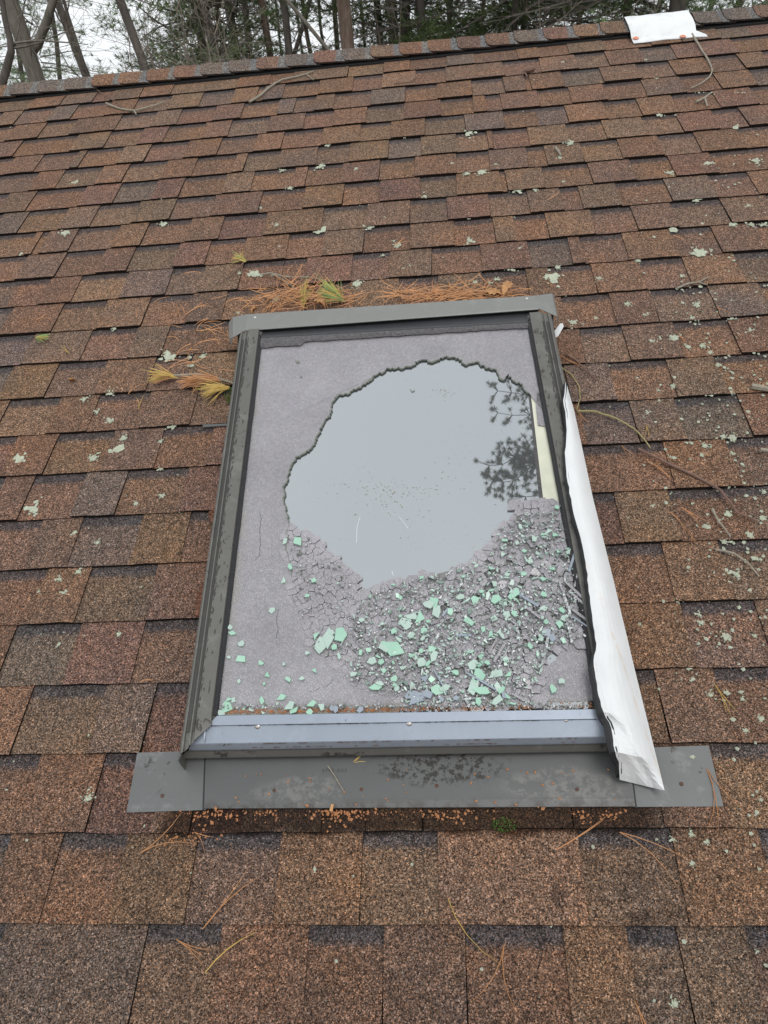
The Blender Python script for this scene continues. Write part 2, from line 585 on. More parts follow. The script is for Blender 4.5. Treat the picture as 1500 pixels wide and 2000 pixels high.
class Shingles:
    """vertices with tint + uv, so that many pieces can be joined or kept single"""

    def __init__(self):
        self.V, self.F, self.T, self.UV = [], [], [], []

    def piece(self, ua, ub, va, vb, slot, col, top_v):
        nf, nb = ((0.007, 0.0006) if slot else (0.0105, 0.0042))
        ju0, ju1 = (0, 0) if slot else (rng.uniform(-.003, .003), rng.uniform(-.003, .003))
        lift = rng.uniform(0, 0.0022)
        n = 3
        s = len(self.V)
        dark = tuple(x * 0.08 for x in col)
        fr, bk, lo, lob = [], [], [], []
        for i in range(n + 1):
            f = i / n
            u = ua + (ub - ua) * f
            slant = (ju0 * (1 - f) + ju1 * f)
            dv, dn = warp(u, va)
            jv = rng.uniform(-0.0012, 0.0012)
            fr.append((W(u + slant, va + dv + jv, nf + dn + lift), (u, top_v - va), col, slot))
            lo.append((W(u + slant, va + dv + jv + .001, -0.002), (u, top_v - va), dark, 0))
            dv2, dn2 = warp(u, vb)
            bk.append((W(u, vb, nb + dn2), (u, top_v - vb), col, slot))
            lob.append((W(u, vb, -0.002), (u, top_v - vb), dark, 0))
        pts = fr + bk
        for i in range(n):
            self.F.append((s + i, s + i + 1, s + n + 1 + i + 1, s + n + 1 + i))
        # butt edge and the two cut sides: bare dark asphalt
        e = s + 2 * (n + 1)
        pts += [(p, q, dark, 0) for p, q, _, _ in fr] + lo
        for i in range(n):
            self.F.append((e + i, e + n + 1 + i, e + n + 2 + i, e + i + 1))
        g = e + 2 * (n + 1)
        for a, sgn in ((0, 0), (n, 1)):
            pts += [(fr[a][0], fr[a][1], dark, 0), (lo[a][0], lo[a][1], dark, 0),
                    (lob[a][0], lob[a][1], dark, 0), (bk[a][0], bk[a][1], dark, 0)]
            q = (g, g + 3, g + 2, g + 1) if not sgn else (g, g + 1, g + 2, g + 3)
            self.F.append(q)
            g += 4
        for p, q, c, sl in pts:
            self.V.append(p)
            self.UV.append(q)
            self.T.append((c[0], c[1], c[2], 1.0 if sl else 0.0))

    def build(self, name, parent, mat, **kw):
        o = mk(name, self.V, self.F, mat, parent, **kw)
        me = o.data
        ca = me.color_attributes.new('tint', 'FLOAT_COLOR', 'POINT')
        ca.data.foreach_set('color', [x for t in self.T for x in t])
        uv = me.uv_layers.new(name='UVMap')
        idx = [0] * len(me.loops)
        me.loops.foreach_get('vertex_index', idx)
        uv.data.foreach_set('uv', [x for i in idx for x in self.UV[i]])
        return o


def to_px(p):
    d = cam.matrix_world.inverted() @ p
    return 750 + FPX * d.x / -d.z, 1000 - FPX * d.y / -d.z, -d.z


pieces = []
for k in range(-9, 23):
    va = V_BASE + k * EXPO
    vt = va + EXPO
    edges = []
    cur = U0
    known = [(u_at(a, vt), u_at(b, vt)) for a, b in ROWS.get(k, [])]
    first = known[0][0] if known else U1
    lastu = known[-1][1] if known else U0

    def fill(a, b):
        c = a
        sl = rng.random() < .5
        while c < b - 0.04:
            w = rng.uniform(.09, .2)
            if b - (c + w) < 0.07:
                w = b - c
            edges.append((c, c + w, sl))
            c += w
            sl = not sl

    if known:
        fill(U0, first)
        for i, (a, b) in enumerate(known):
            edges.append((a, b, True))
            nxt = known[i + 1][0] if i + 1 < len(known) else None
            if nxt is not None and nxt > b + 0.001:
                if nxt - b > 0.26:
                    m = b + (nxt - b) * rng.uniform(.4, .6)
                    edges.append((b, m - .0015, False))
                    edges.append((m + .0015, nxt, False))
                else:
                    edges.append((b, nxt, False))
        fill(lastu, U1)
    else:
        fill(U0, U1)
    for a, b, sl in edges:
        if b - a < .004:
            continue
        top = vt if k < 22 else vt + .02
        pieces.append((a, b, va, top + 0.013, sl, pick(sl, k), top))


def inside_skylight(a, b, va, vb):
    return a > -0.52 and b < 0.26 and va > 0.46 and vb < 1.60


scored = []
for p in pieces:
    a, b, va, vb = p[:4]
    if inside_skylight(a, b, va, vb):
        continue
    cx, cy, dz = to_px(W((a + b) / 2, (va + vb) / 2, 0))
    area = (b - a) * EXPO / max(dz, .3) ** 3
    vis = -60 < cx < 1560 and -20 < cy < 2060 and dz > 0
    scored.append((area if vis else -1, p))
scored.sort(key=lambda x: -x[0])
single = [p for s, p in scored if s > 0][:300]
rest = [p for s, p in scored if s <= 0] + [p for s, p in scored if s > 0][300:]
for p in single:
    s = Shingles()
    s.piece(*p)
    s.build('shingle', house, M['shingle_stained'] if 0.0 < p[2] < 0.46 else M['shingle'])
s = Shingles()
for p in rest:
    s.piece(*p)
s.build('shingle_courses', house, M['shingle'], kind='stuff')

# ridge vent and ridge caps
mb = MB()
prof = [(V_RIDGE - .100, -.002), (V_RIDGE - .099, .013), (V_RIDGE - .06, .021), (V_RIDGE + .0, .024)]
sec = []
for x in (U0, U1):
    r = [W(x, v, n) for v, n in prof]
    top = W(x, V_RIDGE, .019)
    back = [Vector((x, 2 * rw.y - q.y, q.z)) for q in r[:-1][::-1]]
    sec.append(r + back)
mb.loft(sec, False, False)
mb.build('ridge_vent', M['vent'], house)

CAPS = [-1.891, -1.764, -1.638, -1.509, -1.387, -1.257, -1.135, -1.013, -.888, -.764, -.636, -.511, -.387, -.262, -.14, -.017, .107,
        .227, .347, .469, .594, .704, .829, .954, 1.079, 1.198, 1.321]
CAPS = [CAPS[0] - .125 * i for i in range(19, 0, -1)] + CAPS + [CAPS[-1] + .125 * i for i in range(1, 17)]
for i, ua in enumerate(CAPS):
    if ua < U0 or ua > U1 - .16:
        continue
    ub = ua + .158
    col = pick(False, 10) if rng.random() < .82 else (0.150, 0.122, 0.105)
    col = tuple(c * 1.02 for c in col)
    dark = tuple(c * .16 for c in col)
    S = Shingles()
    sag = 0.004 * noise.noise(Vector((ua * .8, 2.0, 0))) + rng.uniform(-.0015, .0015)
    # cross-section from the front edge over the crest to the back edge
    sec = [(-.094, .0245), (-.080, .027), (-.05, .030), (-.02, .032), (0, .0335)]

    def ringp(u, lift, cut=0.0):
        out = []
        for v, n in sec:
            v2 = v + (cut if v < -.085 else cut * .45 if v < -.06 else 0)
            out.append(W(u, V_RIDGE + v2, n + lift + sag))
        return out + [Vector((q.x, 2 * rw.y - q.y + .008, q.z)) for q in out[:-1][::-1]]
    us = [(ua, .0075, .030), (ua + .006, .0075, .014), (ua + .016, .0075, .003), (ua + .03, .007, 0), (ua + .096, .0045, 0), (ua + .1, .0043, 0), (ua + .118, .0035, 0), (ub, .0005, 0)]
    rings = [ringp(u, l, c) for u, l, c in us]
    n = len(rings[0])
    for (u, l, c), r in zip(us, rings):
        tail = u > ua + .099
        cc = (0.17, 0.165, 0.16) if tail else col
        for q in r:
            S.V.append(q); S.UV.append((u, .5)); S.T.append(cc + (0.0,))
    for a in range(len(rings) - 1):
        for b in range(n - 1):
            S.F.append((a * n + b, (a + 1) * n + b, (a + 1) * n + b + 1, a * n + b + 1))
    # thickness: drop the outline by 5 mm in dark asphalt
    base = len(S.V)
    outl = [rings[0][j] for j in range(n - 1, -1, -1)] + [rings[a][0] for a in range(1, len(rings))]
    for q in outl:
        S.V.append(q); S.UV.append((0, .5)); S.T.append(dark + (0.0,))
    for q in outl:
        S.V.append(q - Vector((0, 0, .006))); S.UV.append((0, .5)); S.T.append(dark + (0.0,))
    L = len(outl)
    for a in range(L - 1):
        S.F.append((base + a, base + L + a, base + L + a + 1, base + a + 1))
    S.build('ridge_cap', house, M['shingle'])

# far slope: one plain field of the same courses
S = Shingles()
for k in range(-9, 23):
    va = V_BASE + k * EXPO
    c = U0
    sl = False
    while c < U1 - .05:
        w = min(rng.uniform(.2, .4), U1 - c)
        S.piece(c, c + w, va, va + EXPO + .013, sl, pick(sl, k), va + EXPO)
        c += w
        sl = not sl
S.V = [Vector((p.x, 2 * rw.y - p.y, p.z)) for p in S.V]
S.F = [f[::-1] for f in S.F]
S.build('far_slope_shingles', house, M['shingle'], kind='stuff')
# ------------------------------------------------------------------ skylight
def mat_crazed(name='crazed_glass', edge=True, gain=1.0):
    t = NT(name)
    P = t.pos()
    base = t.ramp(t.noise(7.0, 4.0, 0.6), [(0.3, (0.205 * gain, 0.190 * gain, 0.206 * gain)), (0.7, (0.29 * gain, 0.272 * gain, 0.292 * gain))])
    warp_ = t.new('ShaderNodeVectorMath', operation='ADD')
    nz = t.new('ShaderNodeTexNoise')
    t.put(nz, 'Scale', 40.0)
    t.put(nz, 'Vector', P)
    sc = t.new('ShaderNodeVectorMath', operation='SCALE')
    t.put(sc, 0, nz.outputs['Color'])
    t.put(sc, 'Scale', 0.012)
    t.put(warp_, 0, P)
    t.put(warp_, 1, sc.outputs[0])
    de = t.vor(190.0, 'DISTANCE_TO_EDGE', 'Distance', warp_.outputs[0])
    de2 = t.vor(330.0, 'DISTANCE_TO_EDGE', 'Distance', warp_.outputs[0])
    crack = smooth01(t, de, 0.10, 0.0)
    cell = t.new('ShaderNodeSeparateColor')
    t.put(cell, 0, t.vor(190.0, out='Color', vec=warp_.outputs[0]))
    c = t.mix(t.math('MULTIPLY', crack, t.math('MULTIPLY', t.noise(22.0), 0.9)), base, (0.10, 0.098, 0.10))
    web = smooth01(t, t.vor(62.0, 'DISTANCE_TO_EDGE', 'Distance', warp_.outputs[0]), 0.035, 0.0)
    c = t.mix(t.math('MULTIPLY', web, 0.35), c, (0.13, 0.125, 0.13))
    c = t.mix(0.05, c, cell.outputs[0])
    wf = smooth01(t, t.noise(420.0, 2.0, 0.8), 0.62, 0.74)
    c = t.mix(t.math('MULTIPLY', wf, 0.28), c, (0.55, 0.54, 0.56))
    if edge:
        u, v = roof_uv(t)
        # tan water stains along the left and bottom edges
        e1 = t.math('ADD', u, t.math('MULTIPLY', v, 0.036))
        s1 = t.math('MULTIPLY', smooth01(t, e1, -0.40, -0.43), smooth01(t, t.noise(9.0, 4.0, 0.7), 0.4, 0.62))
        s2 = smooth01(t, t.math('ADD', v, t.math('MULTIPLY', t.noise(30.0, 3.0), 0.02)), 0.56, 0.535)
        c = t.mix(t.math('MULTIPLY', s1, 0.5), c, (0.25, 0.235, 0.185))
        c = t.mix(t.math('MULTIPLY', s2, 0.75), c, (0.155, 0.135, 0.095))
    h = t.math('ADD', t.math('MINIMUM', de, 0.2), t.math('MULTIPLY', t.math('MINIMUM', de2, 0.3), 0.35))
    h = t.math('ADD', h, t.math('MULTIPLY', t.noise(260.0, 2.0), 0.25))
    t.bump(h, 0.5, 0.004)
    return t.set(Base_Color=c, Roughness=0.24, IOR=1.5, Specular_IOR_Level=0.85, Coat_Weight=0.5, Coat_Roughness=0.08)


def mat_coated():
    """sun-control glass of the inner pane: part mirror, part grey"""
    t = NT('coated_glass')
    g = t.new('ShaderNodeBsdfGlossy')
    t.put(g, 'Color', (0.80, 0.84, 0.86))
    t.put(g, 'Roughness', 0.012)
    dirt = t.math('MULTIPLY', smooth01(t, t.noise(70.0, 4.0, 0.7), 0.60, 0.66), smooth01(t, t.noise(6.0, 2.0), 0.5, 0.66))
    c = t.mix(t.math('MULTIPLY', dirt, 0.35), (0.125, 0.13, 0.132), (0.20, 0.18, 0.14))
    t.set(Base_Color=c, Roughness=0.06, Specular_IOR_Level=0.5)
    mxs = t.new('ShaderNodeMixShader')
    t.put(mxs, 0, t.math('SUBTRACT', 0.48, t.math('MULTIPLY', dirt, 0.08)))
    t.l.new(t.b.outputs[0], mxs.inputs[1])
    t.l.new(g.outputs[0], mxs.inputs[2])
    t.l.new(mxs.outputs[0], t.out.inputs[0])
    return t.m


M['hood'] = mat_clad('grey_hood_metal', (0.215, 0.217, 0.205), 0.2, 0.42, 0.55)
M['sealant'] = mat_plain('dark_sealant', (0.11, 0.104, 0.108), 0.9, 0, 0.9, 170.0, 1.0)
M['rebate'] = mat_plain('shaded_rebate', (0.035, 0.036, 0.040), 0.45, 0, 0.3, 40.0)  # shade under the hood lip is put into this near-black
M['gap_shade'] = mat_plain('gap_shade_grey', (0.23, 0.23, 0.225), 0.5, 0, 0.5, 140.0, 0.8)  # stands for the shade in the rubble gaps, on an added sheet
M['crazed'] = mat_crazed()
M['fragment'] = mat_crazed('crazed_fragments', False, 1.2)
M['pane'] = mat_coated()
for nm, ca_, cb_, tr in (('green', (.30, .54, .40), (.46, .72, .57), .15), ('green_pale', (.48, .64, .55), (.64, .80, .71), .3), ('green_grey', (.26, .36, .31), (.42, .54, .47), .45)):
    t = NT(nm + '_glass')
    t.bump(t.noise(60.0, 2.0), 0.15, 0.001)
    M[nm] = t.set(Base_Color=t.mix(t.noise(30.0, 3.0), ca_, cb_), Roughness=0.2, Specular_IOR_Level=0.7, Transmission_Weight=tr)
t = NT('blue_grey_glass')
M['bluegrey'] = t.set(Base_Color=t.mix(t.noise(25.0, 2.0), (0.22, 0.26, 0.31), (0.33, 0.37, 0.42)), Roughness=0.3)
t = NT('dark_green_glass')
M['darkgreen'] = t.set(Base_Color=t.mix(t.noise(170.0, 3.0, .8), (0.05, 0.06, 0.05), (0.26, 0.28, 0.24)), Roughness=0.35)
t = NT('clear_crumbs')
cc = t.new('ShaderNodeSeparateColor')
t.put(cc, 0, t.vor(260.0, out='Color'))
M['crumb'] = t.set(Base_Color=t.ramp(cc.outputs[0], [(0.0, (0.10, 0.10, 0.10)), (0.5, (0.26, 0.27, 0.27)), (0.85, (0.45, 0.47, 0.47)), (1.0, (0.75, 0.76, 0.76))]),
                   Roughness=0.2, Specular_IOR_Level=0.7)

GTL, GBL = ong(511, 664), ong(424, 1400)
GTR, GBR = ong(1031, 634), ong(1167, 1386)
sky_root = empty('skylight', W(-0.13, 1.0, 0), 'roof skylight in a grey metal frame with a shattered, holed glass pane', 'skylight')


def lerp(a, b, t):
    return a + (b - a) * t


def gl(s, t, dn=0.0):
    """point over the glass: s across, t from sill to head"""
    u = lerp(lerp(GBL[0], GBR[0], s), lerp(GTL[0], GTR[0], s), t)
    v = lerp(lerp(GBL[1], GBR[1], s), lerp(GTL[1], GTR[1], s), t)
    return W(u, v, hg(v) + dn)


def gpt(u, v, dn=0.0):
    return W(u, v, hg(v) + dn)


# side frames: cladding, ribs and outer wall, as one extruded section each
def side_frame(left):
    a, b = (GBL, GTL) if left else (GBR, GTR)
    sg = -1 if left else 1
    sec = [(0.000, -.012), (0.000, .001), (0.006, .004), (0.007, .0125), (0.034, .0125), (0.036, .008), (0.040, .007), (0.041, .010),
           (0.0435, .010), (0.0445, .005), (0.052, .004), (0.053, .008), (0.056, .008), (0.0575, .001), (0.063, -.004), (0.065, -.02)]
    rings = []
    for t in (-0.072, -0.03, 0.0, 0.25, 0.5, 0.75, 1.0, 1.03):
        u, v = lerp(a[0], b[0], t), lerp(a[1], b[1], t)
        mit = 0.0
        r = []
        for du, dn in sec:
            vv = v
            if t == -0.072:       # mitred at the sill corner
                vv = GBL[1] - 0.012 - du * 1.02
            elif t == -0.03:
                vv = GBL[1] - 0.006 - du * 0.6
            r.append(W(u + sg * du, vv, hg(v) + dn))
        r.append(W(u + sg * .0665, vv, .004))
        rings.append(r)
    mb = MB()
    mb.loft(rings)
    o = mb.build('side_frame', M['clad'], sky_root)
    # black gasket between cladding and glass
    mb = MB()
    rs = []
    for i in range(25):
        t = i / 24
        u, v = lerp(a[0], b[0], t), lerp(a[1], b[1], t)
        wv = .0018 + .0018 * noise.noise(Vector((t * 30, 3.0 if left else 8.0, 0)))
        rs.append([W(u + sg * .0065, v, hg(v) + .0075), W(u + sg * .001, v, hg(v) + .0078), W(u - sg * wv, v, hg(v) + .0045), W(u - sg * wv, v, hg(v) - .002)])
    mb.loft(rs)
    mb.build('gasket', M['rubber'], o)
    # the ribs are darker, weathered metal
    mb = MB()
    for d0, d1, dn in ((0.0450, 0.0518, .0056), (0.0365, 0.0398, .0085)):
        mb.loft([[W(lerp(a[0], b[0], t) + sg * d, lerp(a[1], b[1], t) - (0.0 if t > 0 else .03), hg(lerp(a[1], b[1], t)) + dn) for d in (d0, d1)] for t in (0, .5, 1)])
    mb.build('weathered_groove', M['clad_dark'], o)
    return o


fl = side_frame(True)
fr = side_frame(False)

# head: hood over the top of the frame
HB = [on(480, 614, .128), on(1048, 577, .128)]
HF = [on(478, 645, .122), on(1054, 603, .122)]
GH = [GTL, GTR]
ends = []
for i in (0, 1):
    (ub, vb), (uf, vf), (ug, vg) = HB[i], HF[i], GH[i]
    ends.append([W(ub, vb + .012, 0.0), W(ub, vb + .010, .10), W(ub, vb + .003, .1255), W(ub, vb, .128), W(uf, vf + .003, .1225), W(uf, vf, .1205),
                 W(uf, vf + .0005, .1180), W(uf, vf + .012, .1165), W(uf, vf + .013, .1175)])
mb = MB()
mid = [[a.lerp(b, t) for a, b in zip(*ends)] for t in np.linspace(0, 1, 9)]
mb.loft(mid)
head = mb.build('head_hood', M['hood'], sky_root)
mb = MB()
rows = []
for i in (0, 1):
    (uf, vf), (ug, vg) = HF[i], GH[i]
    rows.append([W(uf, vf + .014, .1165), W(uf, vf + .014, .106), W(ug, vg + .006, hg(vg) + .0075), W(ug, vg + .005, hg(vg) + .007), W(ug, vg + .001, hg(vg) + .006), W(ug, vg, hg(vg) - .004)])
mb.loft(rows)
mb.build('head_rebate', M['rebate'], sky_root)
# folded end plates of the hood
for i in (0, 1):
    sg = -1 if i == 0 else 1
    ptsL = [(455, 619, .105), (481, 614, .1285), (479, 645, .1225), (455, 659, .100)]
    ptsR = [(1047, 577, .1285), (1078, 573, .105), (1088, 618, .100), (1053, 603, .1225)]
    q = [W(*on(x, y, h), h) for x, y, h in (ptsL if i == 0 else ptsR)]
    mb = MB()
    mb.slab(q if i == 0 else q, NRM, .0015)
    if i == 0:
        low = [q[0], q[3], W(*on(447, 661, .085), .085), W(*on(447, 630, .085), .085)]
        tip = [W(*on(447, 661, .085), .085), q[3], W(*on(452, 676, .07), .07)]
    else:
        low = [q[1], W(*on(1082, 575, .085), .085), W(*on(1090, 622, .085), .085), q[2]]
        tip = [q[2], W(*on(1090, 622, .085), .085), W(*on(1088, 634, .07), .07)]
    mb.slab(low, NRM, .0012)
    mb.slab(tip, NRM, .001)
    o = mb.build('end_plate', M['hood'], head)
    # inner dark cheek that closes the frame under the end plate
    u0, v0 = on(*(470, 668) if i == 0 else (1078, 640), .07)
    mb = MB()
    mb.loft([[W(u0 + sg * a, v0 + b, n) for a, b, n in ((.0, .03, .005), (.0, .03, .10), (.0, -.055, .06), (.0, -.055, .005))],
             [W(u0 + sg * a + sg * .004, v0 + b, n) for a, b, n in ((.0, .03, .005), (.0, .03, .10), (.0, -.055, .06), (.0, -.055, .005))]], True, True)
    mb.build('side_bracket', M['clad_dark'], sky_root)


def dome(c, nrm, r, h, mat, name, parent, seg=12, **kw):
    a = nrm.orthogonal().normalized()
    b = nrm.cross(a)
    rings = []
    for f, g in ((1.0, 0.0), (.95, .45), (.7, .8), (.35, .97)):
        rings.append([c + (a * math.cos(2 * math.pi * k / seg) + b * math.sin(2 * math.pi * k / seg)) * r * f + nrm * h * g for k in range(seg)])
    mb = MB()
    mb.loft(rings, True, True)
    return mb.build(name, mat, parent, smooth=True, **kw)


for x, y in ((498, 620), (1029, 583)):
    u, v = on(x, y, .126)
    dome(W(u, v, .1255), NRM, .0045, .003, M['steel'], 'screw', head)

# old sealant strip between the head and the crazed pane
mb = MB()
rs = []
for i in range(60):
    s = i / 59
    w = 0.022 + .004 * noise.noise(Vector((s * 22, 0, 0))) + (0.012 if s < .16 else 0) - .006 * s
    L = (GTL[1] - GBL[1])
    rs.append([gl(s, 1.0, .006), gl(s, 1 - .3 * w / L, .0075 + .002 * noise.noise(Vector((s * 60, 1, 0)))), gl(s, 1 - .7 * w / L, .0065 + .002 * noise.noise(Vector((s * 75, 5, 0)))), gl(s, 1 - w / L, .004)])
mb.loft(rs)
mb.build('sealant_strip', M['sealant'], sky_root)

# sill: lip, screwed cover, bevel, bottom bar (each its own sheet)
LX, RX = 404.0, 1192.0


def sill_line(y800, n, xl, xr):
    """points at the left and right end; photo lines drop about 11 px from left to right"""
    a = on(xl, y800 + (800 - xl) * .0172, n)
    b = on(xr, y800 + (800 - xr) * .0172, n)
    return [W(lerp(a[0], b[0], t), lerp(a[1], b[1], t), n) for t in np.linspace(0, 1, 7)]


def sheet(name, lines, mat, parent, **kw):
    mb = MB()
    mb.loft(lines)
    return mb.build(name, mat, parent, **kw)


cover = sheet('sill_cover', [sill_line(1412, .0735, LX - 4, RX), sill_line(1445, .062, LX - 30, RX + 6), sill_line(1447, .0605, LX - 32, RX + 6),
                             sill_line(1459, .048, LX - 36, RX + 8), sill_line(1461, .044, LX - 36, RX + 8)], M['sill'], sky_root)
sheet('sill_lip', [sill_line(1391, .070, 424, RX - 18), sill_line(1391.5, .0795, 424, RX - 18), sill_line(1410, .0775, LX + 2, RX - 8), sill_line(1413, .072, LX + 2, RX - 8)], M['sill'], cover)
sheet('bottom_bar', [sill_line(1459, .050, 366, 1204), sill_line(1461.5, .0455, 362, 1206), sill_line(1473, .033, 354, 1206), sill_line(1474.5, .029, 354, 1206), sill_line(1466, .004, 360, 1204)],
      M['clad'], sky_root)
# the bent tongue at the left end of the cover
mb = MB()
q = [W(*on(x, y, h), h) for x, y, h in ((397, 1414, .076), (404, 1415, .074), (400, 1449, .066), (399, 1450, .064))]
mb.slab(q[::-1], NRM, .0012)
q = [W(*on(x, y, h), h) for x, y, h in ((394, 1416, .071), (398, 1416, .072), (399, 1450, .060), (372, 1452, .058))]
mb.slab(q[::-1], NRM, .0012)
mb.build('bent_tongue', M['sill'], cover)
for x, y in ((503, 1417), (799, 1411.5), (1105, 1404)):
    u, v = on(x, y, .0735)
    o = dome(W(u, v, .0718), (NRM * .93 - UP_V * .35).normalized(), .0060, .0038, M['steel'], 'screw', cover)
    dome(W(u, v, .0752), (NRM * .93 - UP_V * .35).normalized(), .0021, .0004, M['rubber'], 'socket', o, 6)

# flashing on the shingles: apron and two corner pieces
def flash(name, pts, n, parent, mat):
    mb = MB()
    q = [W(*on(x, y, n), n) for x, y in pts]
    mb.slab(q, NRM, .0013)
    return mb.build(name, mat, parent)


M['apron_side'] = mat_clad('side_flashing_metal', (0.135, 0.137, 0.135), 0.5, 0.42, 0.5, (0.05, 0.045, 0.04), 0.4, 30.0)
c0 = flash('flashing_corner', [(247, 1587), (402, 1582), (405, 1466), (268, 1470)], .0135, sky_root, M['apron_side'])
c1 = flash('flashing_corner', [(1236, 1576), (1413, 1575), (1384, 1456), (1205, 1462)], .0135, sky_root, M['apron_side'])
mb = MB()
aw = [[(398, 1579), (1241, 1575)], [(399, 1565), (1239, 1560)], [(402, 1470), (1226, 1462)]]
lines = []
for (l, r_), n in zip(aw, (.0155, .0185, .017)):
    a, b = on(*l, n), on(*r_, n)
    lines.append([W(lerp(a[0], b[0], t), lerp(a[1], b[1], t), n) for t in np.linspace(0, 1, 13)])
lines.insert(0, [p - NRM * .004 for p in lines[0]])
mb.loft([l[::-1] for l in lines])
for k in (0, -1):
    e = [l[k] for l in lines[1:]]
    mb.loft([e, [p - NRM * .005 for p in e]])
apron = mb.build('flashing_apron', M['apron_mid'], sky_root)
for x, y, par in ((317, 1554, c0), (536, 1544, apron), (706, 1542, apron), (853, 1535, apron), (1127, 1542, apron), (1331, 1531, c1)):
    n = .014 if par in (c0, c1) else .0178
    u, v = on(x, y, n)
    dome(W(u, v, n), NRM, .0036, .0012, M['rust'], 'nail_head', par)
# dark open seams where the apron laps the corner pieces
for (xa, ya), (xb_, yb_), par in (((396.5, 1581), (400.5, 1471), apron), ((1242.5, 1577), (1227.5, 1464), apron)):
    a, b = on(xa, ya, .0165), on(xb_, yb_, .0165)
    mb = MB()
    mb.slab([W(a[0] - .0016, a[1], .0152), W(a[0] + .0016, a[1], .0152), W(b[0] + .0016, b[1], .0152), W(b[0] - .0016, b[1], .0152)], NRM, .001)
    mb.build('seam', M['rubber'], par)
# stamped number on the apron
fc = bpy.data.curves.new('stamped_number', 'FONT')
fc.body = '0742 GE3'
fc.size = .0085
fc.align_x = 'CENTER'
fc.space_character = 1.35
ft = bpy.data.objects.new('stamped_text', fc)
COL.objects.link(ft)
bpy.context.view_layer.update()
fm = bpy.data.meshes.new_from_object(ft.evaluated_get(bpy.context.evaluated_depsgraph_get()))
bpy.data.objects.remove(ft)
bpy.data.curves.remove(fc)
fm.materials.clear()
fm.materials.append(M['clad_dark'])
fo = bpy.data.objects.new('stamped_number', fm)
link(fo, apron, W(*on(653, 1508, .0182), .0182))
fo.rotation_euler = (PITCH, 0, 0)

# inner pane (whole, mirror-like) under the broken outer pane
mb = MB()
mb.slab([gl(-.005, -.01, -.0055), gl(1.005, -.01, -.0055), gl(1.005, 1.005, -.0055), gl(-.005, 1.005, -.0055)], NRM, .004)
mb.build('inner_pane', M['pane'], sky_root)
# cream spacer bar along the right edge
ca = [(1036, 752), (1054, 752), (1089, 985), (1062, 985)]
mb = MB()
q = [gpt(*ong(x, y, -.004), -.004) for x, y in ((1090, 1000), (1060, 1000), (1030, 740), (1052, 740))]
q2 = [gl(1.0, 0.02, -.004), gpt(*ong(1090, 1180, -.004), -.004)]
poly = [gpt(*ong(x, y, -.004), -.004) for x, y in ((1064, 1000), (1098, 1000), (1056, 730), (1032, 730))]
mb.slab(poly, NRM, .0014)
mb.build('spacer_bar', M['cream'], sky_root)
mb = MB()
poly = [gpt(*ong(x, y, -.005), -.005) for x, y in ((1055.5, 1000), (1064, 1000), (1032, 730), (1028, 730))]
mb.slab(poly, NRM, .001)
mb.build('spacer_seal', M['foam'], sky_root)

# ------------------------------------------------------------------ broken outer pane
# outline of the hole (photo points), clockwise from the top right
HOLE = [(1033, 768), (1022, 762), (1020, 750), (1004, 744), (994, 735), (993, 731), (983, 742), (975, 737), (968, 722), (955, 718), (940, 714), (933, 706), (922, 708), (908, 712), (900, 703),
        (885, 698), (868, 697), (855, 703), (842, 707), (830, 702), (815, 706), (805, 714), (790, 718), (772, 719), (757, 719), (745, 727), (733, 733), (724, 741), (716, 748),
        (702, 756), (688, 762), (678, 768), (664, 770), (655, 778), (648, 788), (648, 800), (644, 812), (634, 822), (628, 832), (622, 848), (615, 858), (614, 868), (604, 877), (590, 886),
        (578, 894), (571, 904), (566, 916), (563, 928), (560, 940), (552, 950), (556, 962), (553, 975), (558, 990), (562, 1008), (566, 1028)]
LEFTB = [(556, 1050), (560, 1075), (568, 1100), (572, 1130), (570, 1155), (578, 1185), (590, 1205), (602, 1235), (612, 1265), (640, 1290), (668, 1306), (680, 1328), (720, 1340), (768, 1352), (782, 1372)]
RIGHTB = [(1044, 1372), (1045, 1340), (1060, 1300), (1095, 1262), (1118, 1240), (1140, 1268)]


def rag(pts, step, amp, seed):
    out = []
    r = random.Random(seed)
    for a, b in zip(pts[:-1], pts[1:]):
        d = math.hypot(b[0] - a[0], b[1] - a[1])
        n = max(1, int(d / step))
        for i in range(n):
            t = i / n
            k = amp if i or r.random() < .5 else 0
            out.append((lerp(a[0], b[0], t) + r.uniform(-k, k), lerp(a[1], b[1], t) + r.uniform(-k, k)))
    out.append(pts[-1])
    return out


def fan_sheet(outer, inner, dn, th, name, mat, parent):
    """strip between two polylines with equal counts, given a thickness"""
    mb = MB()
    T = [gpt(*ong(*p, dn), dn) for p in outer]
    I = [gpt(*ong(*p, dn), dn) for p in inner]
    n = len(T)
    mb.add(T + I, [(i, i + 1, n + i + 1, n + i) for i in range(n - 1)])
    Ib = [p - NRM * th for p in I]
    mb.add(I + Ib, [(i, i + 1, n + i + 1, n + i) for i in range(n - 1)])
    return mb


def resample(pts, n):
    L = [0]
    for a, b in zip(pts[:-1], pts[1:]):
        L.append(L[-1] + math.hypot(b[0] - a[0], b[1] - a[1]))
    out = []
    j = 0
    for i in range(n):
        s = L[-1] * i / (n - 1)
        while j < len(L) - 2 and L[j + 1] < s:
            j += 1
        t = (s - L[j]) / max(1e-9, L[j + 1] - L[j])
        out.append((lerp(pts[j][0], pts[j + 1][0], t), lerp(pts[j][1], pts[j + 1][1], t)))
    return out


inner = rag(HOLE + LEFTB, 3.0, 1.9, 3)
# matching outer boundary: right gasket up, across the head, down the left side, along the sill
N = len(inner)
lens = [0]
for a, b in zip(inner[:-1], inner[1:]):
    lens.append(lens[-1] + math.hypot(b[0] - a[0], b[1] - a[1]))
fr_ = [l / lens[-1] for l in lens]
